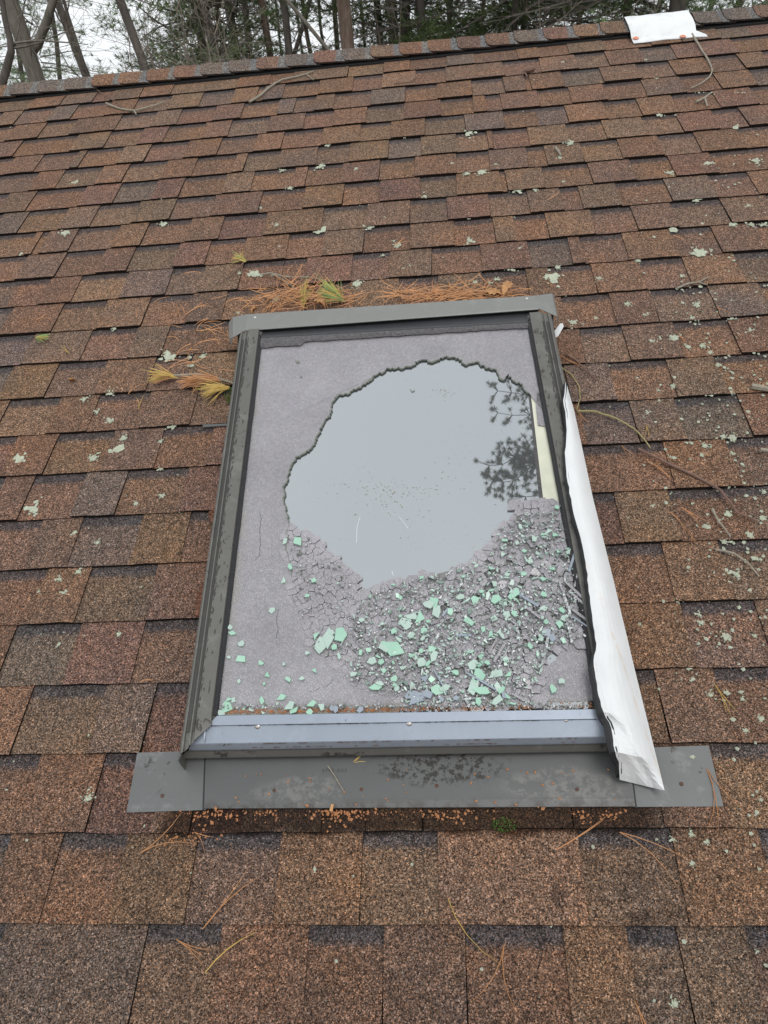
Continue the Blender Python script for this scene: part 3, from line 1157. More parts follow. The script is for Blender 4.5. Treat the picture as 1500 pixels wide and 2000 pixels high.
# key fractions: (fraction along the hole, s, t) on the frame
key = [(0.0, 1.0, .70), (.07, 1.0, .85), (.13, 1.0, 1.0), (.22, .80, 1.0), (.36, .4, 1.0), (.46, .12, 1.0), (.50, 0.0, 1.0), (.56, 0.0, .85), (.70, 0.0, .55), (.80, 0.0, .35), (.88, 0, .12), (.915, 0.0, 0.0), (.96, .22, 0), (1.0, .49, 0.0)]
outer_w, inner_w = [], []
for f, p in zip(fr_, inner):
    for (f0, s0, t0), (f1, s1, t1) in zip(key[:-1], key[1:]):
        if f0 <= f <= f1 + 1e-9:
            k = (f - f0) / (f1 - f0)
            outer_w.append((lerp(s0, s1, k), lerp(t0, t1, k)))
            break
mb = MB()
T = [gl(s, t, .0) for s, t in outer_w]
I = [gpt(*ong(*p)) for p in inner]
n = len(T)
mb.add(T + I[::-1], [tuple(range(2 * n))[::-1]])
pane = mb.build('shattered_pane', M['crazed'], sky_root, label='crazed grey outer pane with a large hole')
# the crumbling dark green edge of the hole
mb = MB()
r2 = random.Random(8)
e0 = I[:int(n * .74)]
rings = []
for i, p in enumerate(e0):
    q = I[min(i + 1, n - 1)] - I[max(i - 1, 0)]
    inn = NRM.cross(q).normalized()
    cen = gl(.5, .6)
    if inn.dot(cen - p) < 0:
        inn = -inn
    w = .0013 + .0022 * (noise.noise(p * 90) + .2) + r2.uniform(-.0010, .0010)
    w = max(w, .0005)
    rings.append([p - inn * .001 + NRM * .0012, p + inn * w * .3 + NRM * .0003, p + inn * w * .55 - NRM * .0018, p + inn * w * .8 - NRM * .0014, p + inn * w - NRM * .0028, p + inn * w * .6 - NRM * .0034])
mb.loft(rings)
mb.build('crumbled_edge', M['darkgreen'], pane)
# strip of pane still standing on the right, and the sheet in the lower right corner
mb = MB()
strip = [(1049, 766), (1058, 770), (1071, 830), (1066, 832), (1051, 830), (1047, 790)]
mb.slab([gpt(*ong(*p)) for p in strip[::-1]], NRM, .004)
mb.build('pane_strip', M['crazed'], pane)
mb = MB()
corner = [(1044, 1373), (1165, 1368), (1158, 1290), (1143, 1262), (1120, 1240), (1097, 1264), (1085, 1290), (1062, 1302), (1045, 1340)]
mb.slab([gpt(*ong(*p, -.002), -.002) for p in corner], NRM, .004)
mb.build('pane_corner', M['crazed'], pane)
# two long cracks that wander down the left of the pane
for path in ([(507, 1000), (510, 1015), (507, 1030), (508, 1060), (506, 1085), (497, 1095)],
             [(605, 1352), (622, 1345), (640, 1338), (652, 1326)], [(545, 1190), (540, 1205), (542, 1230), (539, 1246)]):
    pr = rag(path, 4, 1.2, len(path))
    mb = MB()
    L_ = [gpt(*ong(*p, .0006), .0006) for p in pr]
    mb.loft([[p, p + UX * .0007] for p in L_])
    mb.build('crack', M['rubber'], pane)

# dried dirt flecks on the inner pane
rf = random.Random(61)
mb = MB()
for i in range(210):
    if i < 120:
        x, y = rf.gauss(785, 45), rf.gauss(955, 8)
        if i % 3 == 0:
            x, y = rf.gauss(755, 30), rf.gauss(975, 14)
    elif i < 160:
        x, y = rf.gauss(800, 60), rf.gauss(985, 35)
    elif i < 178:
        x, y = rf.gauss(885, 25), rf.gauss(915, 18)
    else:
        x, y = rf.gauss(868, 12), rf.gauss(768, 6)
    u, v = ong(x, y, -.0053)
    q = rf.uniform(.0006, .0020)
    a0 = rf.uniform(0, 6)
    mb.add([gpt(u + q * math.cos(a0 + k) * rf.uniform(.6, 1.8), v + q * math.sin(a0 + k) * rf.uniform(.5, 1), -.0053) for k in (0, 1.2, 2.5, 3.8, 5.0)], [(0, 1, 2, 3, 4)])
mb.build('dirt_flecks', mat_plain('dried_dirt', (.24, .22, .17), .9, 0, .3, 80.0), sky_root, kind='stuff')
for path in ([(703, 1010), (697, 1030), (696, 1060)], [(755, 998), (778, 1008), (792, 1025), (797, 1033)], [(765, 1115), (768, 1124)]):
    mb = MB()
    L_ = [gpt(*ong(*p, -.0053), -.0052) for p in resample(path, 12)]
    mb.loft([[p, p + UX * .0007] for p in L_])
    mb.build('scratch', M['white'], sky_root)

# ------------------------------------------------------------------ rubble of the lower pane
HOLE_LOW = [(566, 1028), (585, 1042), (608, 1050), (640, 1085), (662, 1100), (690, 1130), (688, 1160), (700, 1168), (745, 1148), (790, 1135), (840, 1122), (900, 1108), (945, 1082), (970, 1062), (975, 1030),
            (1010, 1010), (1012, 985), (1050, 982), (1092, 980)]
RUB = HOLE_LOW + [(1105, 1030), (1116, 1090), (1130, 1150), (1145, 1210), (1140, 1262), (1118, 1238), (1095, 1260), (1060, 1298), (1045, 1338), (1044, 1374), (900, 1378), (784, 1374)] + LEFTB[::-1]
RUBW = np.array([ong(*p) for p in RUB])


def inside(poly, x, y):
    c = False
    j = len(poly) - 1
    for i in range(len(poly)):
        if (poly[i][1] > y) != (poly[j][1] > y) and x < (poly[j][0] - poly[i][0]) * (y - poly[i][1]) / (poly[j][1] - poly[i][1]) + poly[i][0]:
            c = not c
        j = i
    return c


# grey sheet added under the rubble: painted shade in its gaps, no sky mirror
mb = MB()
cen = (880, 1240)
ringo = [gpt(*ong(lerp(cen[0], x, .985), lerp(cen[1], y, .985), -.0048), -.0048) for x, y in RUB]
mb.add(ringo, [tuple(range(len(ringo)))])
mb.build('gap_shade_sheet', M['gap_shade'], pane)

rr = random.Random(21)
npr = np.random.RandomState(4)
umin, vmin = RUBW.min(0)
umax, vmax = RUBW.max(0)
pts = []
tries = 0
while len(pts) < 900 and tries < 60000:
    tries += 1
    x, y = rr.uniform(550, 1150), rr.uniform(975, 1376)
    if not inside(RUB, x, y):
        continue
    u, v = ong(x, y)
    md = .0085 if x < 690 else rr.choice((.0075, .010, .016, .022))
    if all((u - a) ** 2 + (v - b) ** 2 > (md * .5 + c * .5) ** 2 for a, b, c, _, _ in pts):
        pts.append((u, v, md, x, y))
P2 = np.array([(p[0], p[1]) for p in pts])


def clip(poly, px, py, qx, qy):
    mx_, my_ = (px + qx) / 2, (py + qy) / 2
    dx, dy = qx - px, qy - py
    out = []
    m = len(poly)
    for i in range(m):
        a, b = poly[i], poly[(i + 1) % m]
        da = (a[0] - mx_) * dx + (a[1] - my_) * dy
        db = (b[0] - mx_) * dx + (b[1] - my_) * dy
        if da <= 0:
            out.append(a)
        if (da < 0) != (db < 0) and da != db:
            t = da / (da - db)
            out.append((lerp(a[0], b[0], t), lerp(a[1], b[1], t)))
    return out


frags = []
for i, (u, v, md, x, y) in enumerate(pts):
    d2 = ((P2 - P2[i]) ** 2).sum(1)
    nb = np.argsort(d2)[1:16]
    R0 = .02
    R0 = .010 + md * .7
    a_ = rr.uniform(0, 6.28)
    rad_ = [R0 * rr.uniform(.6, 1.35) for q in range(6)]
    poly = [(u + rad_[q] * math.cos(q * 1.047 + a_), v + rad_[q] * math.sin(q * 1.047 + a_)) for q in range(6)]
    for j in nb:
        poly = clip(poly, u, v, P2[j][0], P2[j][1])
        if len(poly) < 3:
            break
    if len(poly) < 3:
        continue
    deep = smooth = min(1.0, max(0.0, (x - 690) / 300.0)) * min(1.0, max(0, (y - 1010) / 90.0))
    if rr.random() < .08 * deep:
        continue
    k = rr.uniform(.93, 1.0)
    tx, ty = rr.gauss(0, .03 + .07 * deep), rr.gauss(0, .03 + .07 * deep)
    z = rr.uniform(-.001, .0015) + deep * rr.uniform(0, .003)
    top = []
    for a, b in poly:
        a2, b2 = u + (a - u) * k + rr.uniform(-.0006, .0006), v + (b - v) * k + rr.uniform(-.0006, .0006)
        top.append(gpt(a2, b2, z + (a - u) * tx + (b - v) * ty))
    ar = abs(sum(poly[q][0] * poly[(q + 1) % len(poly)][1] - poly[(q + 1) % len(poly)][0] * poly[q][1] for q in range(len(poly)))) / 2
    frags.append((ar, top))
frags.sort(key=lambda f: -f[0])
for ar, top in frags[:300]:
    mb = MB()
    mb.slab(top, NRM, .0036)
    mb.build('fragment', M['fragment'], pane)
mb = MB()
for ar, top in frags[300:]:
    mb.slab(top, NRM, .0036)
mb.build('small_fragments', M['fragment'], pane, kind='stuff')

# ------------------------------------------------------------------ wear on the metal
rwr = random.Random(88)


def chips(name, parent, mat, gen, count):
    mb = MB()
    for i in range(count):
        c_, du, dv = gen(i)
        m = 6
        a0 = rwr.uniform(0, 6)
        ring = [c_ + UX * du * math.cos(a0 + 6.283 * k / m) * rwr.uniform(.5, 1.2) + UP_V * dv * math.sin(a0 + 6.283 * k / m) * rwr.uniform(.5, 1.2) for k in range(m)]
        mb.add(ring, [tuple(range(m))])
    mb.build(name, mat, parent, kind='stuff')


def g_bevel(i):
    x = rwr.choice((rwr.uniform(400, 1190), rwr.gauss(690, 60), rwr.gauss(940, 30), rwr.gauss(560, 40)))
    x = min(1190, max(385, x))
    y, n = ((1459.5, .0484), (1447.5, .0610), (1455, .0525))[i % 3]
    u, v = on(x, y + (800 - x) * .0172, n)
    return W(u, v, n + .0006), rwr.uniform(.0015, .007), rwr.uniform(.0004, .0011)


def g_lip(i):
    x = min(1180, max(410, rwr.choice((rwr.uniform(410, 1180), rwr.gauss(640, 70)))))
    u, v = on(x, 1411 + (800 - x) * .0172, .0778)
    return W(u, v, .0782), rwr.uniform(.002, .010), rwr.uniform(.0004, .0010)


def g_left(i):
    x, y = rwr.gauss(431, 5), rwr.uniform(1418, 1457)
    n = .0745 - (y - 1412) / 35 * .0125
    u, v = on(x, y, n)
    return W(u, v, n + .0012), rwr.uniform(.0006, .0018), rwr.uniform(.0006, .0018)


chips('rust_chips', cover, M['rust'], g_bevel, 130)
chips('grime_line', cover, M['rubber'], g_lip, 90)
chips('grime_specks', cover, M['rubber'], g_left, 70)
for par, a, b, sg in ((fl, GBL, GTL, -1), (fr, GBR, GTR, 1)):
    def g_rail(i, a=a, b=b, sg=sg):
        t_ = rwr.random() ** .8
        if sg > 0:
            t_ = rwr.uniform(.45, .97)
        u, v = lerp(a[0], b[0], t_), lerp(a[1], b[1], t_)
        d_ = .0335 - abs(rwr.gauss(0, .0022)) if rwr.random() < .8 else rwr.uniform(.010, .033)
        return W(u + sg * d_, v, hg(v) + .0129), rwr.uniform(.0008, .0022), rwr.uniform(.002, .009)
    chips('paint_wear', par, M['clad_dark'], g_rail, 170)
# ------------------------------------------------------------------ loose glass
def shard_poly(r, n=None, el=1.0):
    n = n or rr.choice((3, 4, 4, 5, 5, 6))
    a0 = rr.uniform(0, 6.28)
    out = []
    for i in range(n):
        a = a0 + 2 * math.pi * (i + rr.uniform(-.28, .28)) / n
        q = r * rr.uniform(.72, 1.15)
        out.append((q * math.cos(a) * el, q * math.sin(a) / el))
    return out


def shard(name, x, y, r, mat, label, group, z=.006, el=1.0, ang=None, tilt=.18, th=.003, n=None, cat='glass shard'):
    u, v = ong(x, y, z)
    ang = rr.uniform(0, 3.14) if ang is None else ang
    ca, sa = math.cos(ang), math.sin(ang)
    tx, ty = rr.gauss(0, tilt), rr.gauss(0, tilt)
    poly = []
    for a, b in shard_poly(r, n, el):
        a, b = a * ca - b * sa, a * sa + b * ca
        poly.append(gpt(u + a, v + b, z + a * tx + b * ty))
    mb = MB()
    mb.slab(poly, NRM, th)
    return mb.build(name, mat, None, label=label, cat=cat, group=group)


GS = [  # measured green shards: x, y, radius in photo pixels
    (580, 1056, 14), (556, 1056, 8), (566, 1105, 8), (552, 1133, 11), (613, 1133, 8), (532, 1191, 9), (600, 1163, 6), (641, 1247, 21), (665, 1240, 18), (648, 1235, 8), (618, 1241, 10), (630, 1257, 20),
    (653, 1263, 9), (661, 1280, 7), (613, 1309, 8), (449, 1224, 7), (453, 1236, 8), (471, 1257, 8), (470, 1288, 12), (447, 1283, 5), (509, 1294, 7), (600, 1275, 6), (522, 1318, 9), (554, 1297, 5),
    (562, 1326, 7), (588, 1325, 7), (516, 1335, 4), (466, 1330, 5), (443, 1380, 14), (457, 1367, 7), (447, 1367, 8), (430, 1392, 9), (512, 1369, 8), (514, 1381, 6), (550, 1362, 10), (566, 1378, 13), (573, 1388, 10),
    (541, 1378, 6), (476, 1383, 6), (490, 1383, 7), (608, 1374, 9), (628, 1380, 9), (604, 1390, 7), (513, 1392, 6), (720, 1268, 8), (746, 1218, 8), (768, 1264, 26), (750, 1262, 14), (703, 1274, 7),
    (792, 1216, 15), (820, 1207, 17), (805, 1204, 12), (770, 1232, 9), (803, 1240, 9), (828, 1231, 9), (838, 1180, 14), (850, 1175, 16), (853, 1193, 14), (880, 1195, 9), (826, 1246, 7), (822, 1271, 7), (823, 1293, 12),
    (844, 1267, 9), (847, 1280, 11), (738, 1282, 6), (728, 1290, 11), (745, 1291, 9), (769, 1276, 6), (749, 1309, 9), (690, 1316, 7), (735, 1342, 12), (743, 1335, 8), (770, 1325, 8), (784, 1304, 6), (891, 1313, 8), (875, 1306, 7),
    (853, 1347, 13), (869, 1343, 9), (843, 1327, 8), (775, 1344, 8), (914, 1212, 12), (900, 1165, 9), (928, 1172, 11), (953, 1163, 8), (968, 1170, 14), (982, 1177, 10), (1004, 1160, 15), (1000, 1155, 8), (1062, 1160, 8), (1061, 1188, 8),
    (1098, 1191, 9), (990, 1199, 11), (1006, 1198, 9), (965, 1207, 9), (943, 1228, 9), (974, 1232, 9), (958, 1238, 8), (948, 1250, 7), (1092, 1219, 9), (1103, 1208, 9), (1035, 1261, 7), (1056, 1249, 6), (1101, 1250, 9),
    (925, 1298, 15), (936, 1316, 15), (969, 1317, 14), (993, 1316, 11), (988, 1288, 8), (952, 1294, 7), (925, 1341, 14), (941, 1349, 15), (972, 1341, 10), (979, 1347, 9), (970, 1368, 12), (1080, 1343, 9), (1097, 1330, 8), (934, 1370, 8),
    (1070, 1040, 13), (1086, 1043, 9), (1043, 1052, 10), (985, 1055, 7), (980, 1083, 9), (1025, 1075, 7), (1035, 1095, 8), (1078, 1110, 9), (990, 1122, 7), (1022, 1120, 7), (965, 1140, 9), (940, 1155, 7), (1000, 1137, 8),
    (1088, 990, 7), (930, 1105, 6), (905, 1125, 7), (1050, 1080, 7), (1060, 1130, 8), (870, 1150, 6), (960, 1110, 6), (1010, 1060, 6), (1088, 1075, 7)]
for i, (x, y, r) in enumerate(GS):
    size = 'large' if r >= 14 else 'fair-sized' if r >= 11 else 'medium' if r >= 9 else 'small'
    if x < 690 and y > 1350:
        where, grp = ('at the bottom left corner of the pane' if x < 500 else 'heaped along the left part of the sill' if x < 580 else 'by the sill left of the rubble'), 'green shards along the sill'
    elif x < 690:
        where = 'on the lower left of the crazed pane' if x < 500 else 'on the crazed pane left of the rubble' if x < 600 and y > 1100 else 'at the left edge of the hole' if y < 1100 else 'at the left edge of the rubble'
        grp = 'green shards on the left of the pane'
    elif y < 1150:
        where, grp = ('just below the right of the hole' if x < 1000 else 'in the upper rubble by the right frame'), 'green shards in the upper rubble'
    else:
        col = 'left' if x < 800 else 'middle' if x < 950 else 'right'
        row = 'upper' if y < 1215 else 'middle' if y < 1290 else 'lowest'
        where, grp = ('in the %s rows of the rubble, %s part' % (row, col)), 'green shards in the lower rubble'
    lab = '%s mint green glass shard %s' % (size, where)
    if (x, y) == (768, 1264):
        lab = 'largest mint green glass shard, long and pointed, in the rubble below the hole'
    elif (x, y) == (641, 1247):
        lab = 'largest mint green glass shard at the left edge of the rubble'
    elif (x, y) == (580, 1056):
        lab = 'mint green glass shard alone at the left edge of the hole'
    el = rr.uniform(1.0, 1.35) if r < 20 else 1.3
    ang = -.35 if r > 19 and x > 700 else (-.75 if (x, y) == (665, 1240) else None)
    shard('glass_shard', x, y, r * .00086, M[('green', 'green_pale')[i % 2]], lab, grp, .007 + rr.uniform(0, .003) if x > 560 else .0035, el, ang, .12 if x > 690 else .04)
for i in range(150):   # smaller green pieces scattered through the rubble
    for _ in range(50):
        x, y = rr.uniform(700, 1120), rr.uniform(1000, 1374)
        if inside(RUB, x, y):
            break
    shard('glass_shard', x, y, rr.uniform(3, 7.5) * .00085, M[('green_pale', 'green', 'green_grey', 'green_grey')[i % 4]], 'tiny mint green glass shard scattered in the %s rubble, %s part' % ('upper' if y < 1150 else 'middle' if y < 1260 else 'lowest', 'left' if x < 830 else 'middle' if x < 970 else 'right'), 'tiny green shards', .006 + rr.uniform(0, .004), rr.uniform(1, 1.7), None, .25)
BS = [(815, 1362, 20), (800, 1357, 12), (835, 1355, 12), (862, 1365, 8), (890, 1362, 7), (703, 1385, 9), (830, 1325, 11), (655, 1385, 8), (648, 1383, 6), (1067, 1235, 12), (1080, 1245, 9), (985, 1358, 9)]
for i, (x, y, r) in enumerate(BS):
    lab = 'large blue grey glass flake at the sill below the rubble' if i == 0 else '%s blue grey glass flake %s' % ('small' if r < 9 else 'medium', 'by the sill left of the rubble' if x < 720 else 'beside the large flake at the sill' if x < 850 else 'by the sill in the middle' if x < 950 else 'in the right of the rubble')
    shard('glass_flake', x, y, r * .00085, M['bluegrey'], lab, 'blue grey flakes', .008, 1.1, None, .08)
SLV = [(1063, 1280, .074, 1.28), (921, 1364, .036, .02), (845, 1257, .05, 1.0), (1012, 1235, .022, 1.7), (1108, 1180, .06, 1.75), (1112, 1230, .05, 1.65), (905, 1240, .03, -.1), (962, 1262, .03, 1.0), (1000, 1213, .03, -.75),
       (940, 1330, .06, -.6), (1130, 1170, .05, -.9), (1125, 1195, .05, -.8), (1135, 1215, .045, -.75), (1120, 1150, .05, -.95), (1128, 1120, .06, 1.25), (1118, 1095, .05, 1.2), (812, 1290, .025, -.9), (800, 1335, .025, -.95),
       (1030, 1170, .05, -.7), (975, 1275, .04, 1.0), (985, 1280, .04, 1.05), (870, 1195, .02, .9), (1040, 1195, .04, -.8), (1100, 1160, .06, 1.7), (860, 1330, .05, -1.1), (1010, 1360, .03, -.6)]
for i, (x, y, L, a) in enumerate(SLV):
    u, v = ong(x, y, .008)
    d = Vector((math.cos(a), math.sin(a)))
    e = Vector((-d.y, d.x)) * rr.uniform(.0013, .0026)
    q = [gpt(u + k * d.x * L / 2 + m * e.x, v + k * d.y * L / 2 + m * e.y, .008 + k * .001) for k, m in ((-1, -1), (1, -1), (1, 1), (-1, 1))]
    mb = MB()
    mb.slab(q, NRM, .0025)
    lab = 'longest pale glass sliver lying in the lower right of the rubble' if i == 0 else 'white sliver lying along the sill below the rubble' if i == 1 else 'thin %s glass sliver in the rubble %s' % ('steep' if abs(a) > .99 else 'slanting' if abs(a) > .3 else 'level', 'by the right frame' if x > 1095 else 'right of the middle' if x > 950 else 'left of the middle')
    mb.build('glass_sliver', M['crumb'] if i < 6 else M['fragment'] if i % 3 else M['bluegrey'], None, label=lab, cat='glass sliver', group='glass slivers in the rubble')
mb = MB()
for i in range(420):   # splinters too small to tell apart
    for _ in range(50):
        x, y = rr.uniform(640, 1125), rr.uniform(1000, 1376)
        if inside(RUB, x, y) and rr.random() < (1 if x > 760 else .4):
            break
    u, v = ong(x, y, .008)
    tx, ty = rr.gauss(0, .3), rr.gauss(0, .3)
    a = rr.uniform(0, 3.14)
    q = []
    for m, k in shard_poly(rr.uniform(.0016, .0040), None, rr.uniform(1, 2.0)):
        m, k = m * math.cos(a) - k * math.sin(a), m * math.sin(a) + k * math.cos(a)
        q.append(gpt(u + m, v + k, .0075 + m * tx + k * ty))
    mb.slab(q, NRM, .002)
mb.build('green_splinters', M['green_pale'], None, label='pale green glass splinters strewn through the rubble', cat='glass splinters', kind='stuff')
# crumbs
mb = MB()
mb2 = MB()
for i in range(2500):
    for _ in range(60):
        x, y = rr.uniform(560, 1150), rr.uniform(985, 1378)
        w = 1.0 if (x > 690 and y > 1000) else .25
        if inside(RUB, x, y) and rr.random() < w:
            break
    if i > 2250:
        x, y = rr.uniform(430, 1150), 1385 - .010 * (rr.random() * 400) + rr.gauss(0, 2.0) - 4
    u, v = ong(x, y, .006)
    s_ = rr.uniform(.0008, .0019)
    a = rr.uniform(0, 3.14)
    d = Vector((math.cos(a), math.sin(a))) * s_
    l = rr.uniform(.7, 1.8)
    z = .0045 + rr.uniform(0, .004)
    q = [gpt(u + k * d.x * l - m * d.y, v + k * d.y * l + m * d.x, z + k * rr.uniform(-.001, .001)) for k, m in ((-1, -1), (1, -1), (1, 1), (-1, 1))]
    (mb if i % 4 else mb2).slab(q, NRM, s_ * 1.4)
mb.build('glass_crumbs', M['crumb'], None, label='clear glass crumbs strewn over the rubble and sill', cat='glass crumbs', kind='stuff')
mb2.build('dark_glass_crumbs', M['darkgreen'], None, label='dark glass crumbs strewn through the rubble', cat='glass crumbs', kind='stuff')
# brown grit along the sill
mb = MB()
for i in range(900):
    x = rr.uniform(426, 1160)
    y = 1395 - (x - 426) * .0155 - abs(rr.gauss(0, 4.5)) - 1
    u, v = ong(x, y, .001)
    s_ = rr.uniform(.0007, .0019)
    c_ = gpt(u, v, .0015)
    mb.add([c_ + UX * s_, c_ + UP_V * s_, c_ - UX * s_, c_ - UP_V * s_, c_ + NRM * s_ * 1.2], [(0, 1, 4), (1, 2, 4), (2, 3, 4), (3, 0, 4)])
mb.build('sill_grit', M['bark_bit'], None, label='rusty brown grit lying along the bottom of the glass', cat='grit', kind='stuff')

# ------------------------------------------------------------------ peeled white membrane beside the right frame
LE = [(1105, 747), (1101, 783), (1107, 842), (1103, 892), (1107, 930), (1118, 993), (1135, 1056), (1147, 1119), (1153, 1182), (1166, 1266), (1158, 1287), (1166, 1342), (1174, 1380), (1193, 1418), (1202, 1472), (1209, 1489), (1211, 1523)]
RE = [(1106, 747), (1122, 804), (1158, 972), (1200, 1140), (1242, 1317), (1265, 1409), (1298, 1544)]
RT = 70
le, re_ = resample(LE, RT), resample(RE, RT)
mroot = empty('torn_membrane', W(*on(1250, 1400), 0), 'white underlayment strip peeled up along the right side of the skylight', 'membrane strip')
rowsA = []
rm = random.Random(3)
for i, (a, b) in enumerate(zip(le, re_)):
    f = i / (RT - 1)
    a = (a[0] + rm.uniform(-1.2, 1.2), a[1] + rm.uniform(-1, 1))
    row = []
    nl = lerp(.128, .098, f) if f < .93 else lerp(.098, .036, (f - .93) / .07)
    nr = lerp(.095, .030, min(1, f * 1.3))
    for j in range(9):
        s = j / 8
        x, y = lerp(a[0], b[0], s), lerp(a[1], b[1], s)
        n = lerp(nl, nr, s ** 3.2) + .004 * math.sin(math.pi * s) * min(1, f * 2)
        if f > .91:   # the lower end droops inwards and folds
            g = (f - .91) / .09
            n -= .020 * g * max(0, math.sin(math.pi * (s * 1.35 - .05)))
            n += .010 * g * max(0, s - .75) * 4
        n += .0022 * noise.noise(Vector((x * .05, y * .022, 4)))
        if f > .84:   # sharp diagonal crease
            cr_ = (s - .1) - (f - .84) * 4.2
            n -= .010 * max(0.0, 1 - abs(cr_) * 5)
        row.append(W(*on(x, y, n), n))
    rowsA.append(row)
nn = len(rowsA[0])
mb = MB()
V = [p for r in rowsA for p in r] + [p - NRM * .0012 for r in rowsA for p in r]
F = []
K = RT * nn
for i in range(RT - 1):
    for j in range(nn - 1):
        q = (i * nn + j, (i + 1) * nn + j, (i + 1) * nn + j + 1, i * nn + j + 1)
        F.append(q)
        F.append(tuple(x + K for x in q[::-1]))
    for j in (0, nn - 1):
        q = (i * nn + j, (i + 1) * nn + j, (i + 1) * nn + j + K, i * nn + j + K)
        F.append(q)
for j in range(nn - 1):
    i = RT - 1
    F.append((i * nn + j, i * nn + j + 1, i * nn + j + 1 + K, i * nn + j + K))
mb.add(V, F)
t = NT('white_membrane')
wv = t.noise(300.0, 2.0, 0.8)
u_, v_ = roof_uv(t)
line = t.math('ADD', u_, t.math('MULTIPLY', v_, .205))
line = t.math('ADD', line, t.math('MULTIPLY', t.math('SUBTRACT', t.noise(9.0, 3.0), .5), .018))
dd = t.math('ABSOLUTE', t.math('SUBTRACT', line, .4125))
st = t.math('MULTIPLY', smooth01(t, dd, .006, .001), smooth01(t, t.noise(30.0, 4.0, .7), .4, .62))
st = t.math('MULTIPLY', st, smooth01(t, v_, 1.2, .5))
c = t.mix(t.noise(14.0, 4.0, .6), (.62, .63, .635), (.74, .75, .75))
c = t.mix(t.math('MULTIPLY', st, .35), c, (.62, .42, .26))
t.bump(wv, .15, .001)
M['membrane'] = t.set(Base_Color=c, Roughness=.9, Specular_IOR_Level=.2)
mb.build('strip', M['membrane'], mroot)
# ragged black bitumen backing along the torn edge
mb = MB()
rows = []
for i in range(RT - 1):
    p = rowsA[i][0]
    f = i / (RT - 1)
    w = .0028 + .004 * abs(noise.noise(p * 26)) + (.005 if .7 < f < .95 else 0) + .003 * abs(noise.noise(p * 90))
    rows.append([p + UX * .004 + NRM * .0004, p - UX * w * .4 - NRM * .002, p - UX * w - NRM * .007, p - UX * (w * .8) - NRM * .02, p + UX * .004 - NRM * .022])
mb.loft(rows)
mb.build('torn_edge', M['rubber'], mroot)
# sliver of the same sheet showing on the left side, and the white tab by the head
mb = MB()
ll = resample([(449, 838), (444, 870), (441, 905), (437, 950), (431, 1000), (425, 1040), (417, 1100)], 24)
rows = []
for i, (x, y) in enumerate(ll):
    w = 5.5 * math.sin(math.pi * min(1, (i + 2) / 24)) * (1 + .4 * noise.noise(Vector((i * .6, 0, 0))))
    rows.append([W(*on(x - w, y, .045), .045), W(*on(x + 1, y, .07), .07), W(*on(x + 2, y, .066), .066)])
mb.loft(rows)
mb.build('membrane_sliver', M['membrane'], None, label='thin white membrane edge showing along the left frame of the skylight', cat='membrane strip')
mb = MB()
q = [W(*on(x, y, h), h) for x, y, h in ((1081, 657, .05), (1085, 659, .05), (1091, 655, .052), (1101, 637, .06), (1099, 631, .062), (1094, 632, .06), (1083, 646, .053))]
mb.slab(q, NRM, .0015)
mb.build('white_tab', M['white'], None, label='small white tab sticking out under the right end of the hood', cat='tab')
# bent strip of metal at the left side flashing
mb = MB()
q = [W(*on(x, y, .014), .014) for x, y in ((396, 834), (445, 831), (445, 827), (396, 829))]
mb.slab(q, NRM, .001)
mb.build('flashing_step', M['apron'], None, label='short grey flashing edge slipped out left of the skylight', cat='flashing')

# ------------------------------------------------------------------ white patch on the ridge
proot = empty('ridge_patch', W(*on(1290, 60, .02), 0), 'white sheet nailed over the ridge with two orange caps', 'roof patch')
t = NT('patch_sheet')
c = t.mix(smooth01(t, t.noise(10.0, 5.0, .65), .45, .75), (.78, .79, .79), (.60, .62, .64))
t.bump(t.noise(25.0, 3.0), .3, .004)
M['patch'] = t.set(Base_Color=c, Roughness=.5)
ul, ur = u_at(1222, 3.50, .03), u_at(1347, 3.50, .03)
rows = []
for i in range(13):
    s = i / 12
    uu = lerp(ul, ur, s)
    row = []
    sec = [(-.172, .016, 0), (-.150, .016, 0), (-.128, .020, 0), (-.108, .034, 0), (-.07, .043, 0), (-.03, .048, 0), (0, .050, 0)]
    for v, n, _ in sec:
        vv = v - (.012 * max(0, s - .9) * 10 if v < -.14 else 0) - (.006 * noise.noise(Vector((s * 3, 1, 0))) if v < -.14 else 0)
        du = (.022 * (1 - (v + .0) / -.172) * -1 + .0) * (1 if s < .5 else .4) * 0
        ex = (.030 if s > .96 and v < -.13 else 0) + (.012 * (v / -.172))
        row.append(W(uu + ex, V_RIDGE + vv, n + .0025 * noise.noise(Vector((s * 6, v * 20, 0)))))
    row += [Vector((q.x, 2 * rw.y - q.y + .004, q.z)) for q in row[:-1][::-1]]
    rows.append(row)
mb = MB()
mb.loft(rows)
mb.loft([[p - Vector((0, 0, .0015)) for p in r][::-1] for r in rows])
for k in (0, -1):
    mb.loft([rows[k], [p - Vector((0, 0, .0015)) for p in rows[k]]])
mb.loft([[r[0] for r in rows], [r[0] - Vector((0, 0, .003)) for r in rows]])
mb.build('sheet', M['patch'], proot, smooth=True)
for x, y in ((1242, 73), (1334, 69.5)):
    u, v = on(x, y, .022)
    o = dome(W(u, v, .019), NRM, .0125, .004, M['orange_cap'], 'cap_nail', proot, 16)
    dome(W(u, v, .0228), NRM, .0022, .0012, M['rust'], 'nail', o, 8)
# ------------------------------------------------------------------ lichen on the shingles
def roof_n(u, v):
    return 0.009


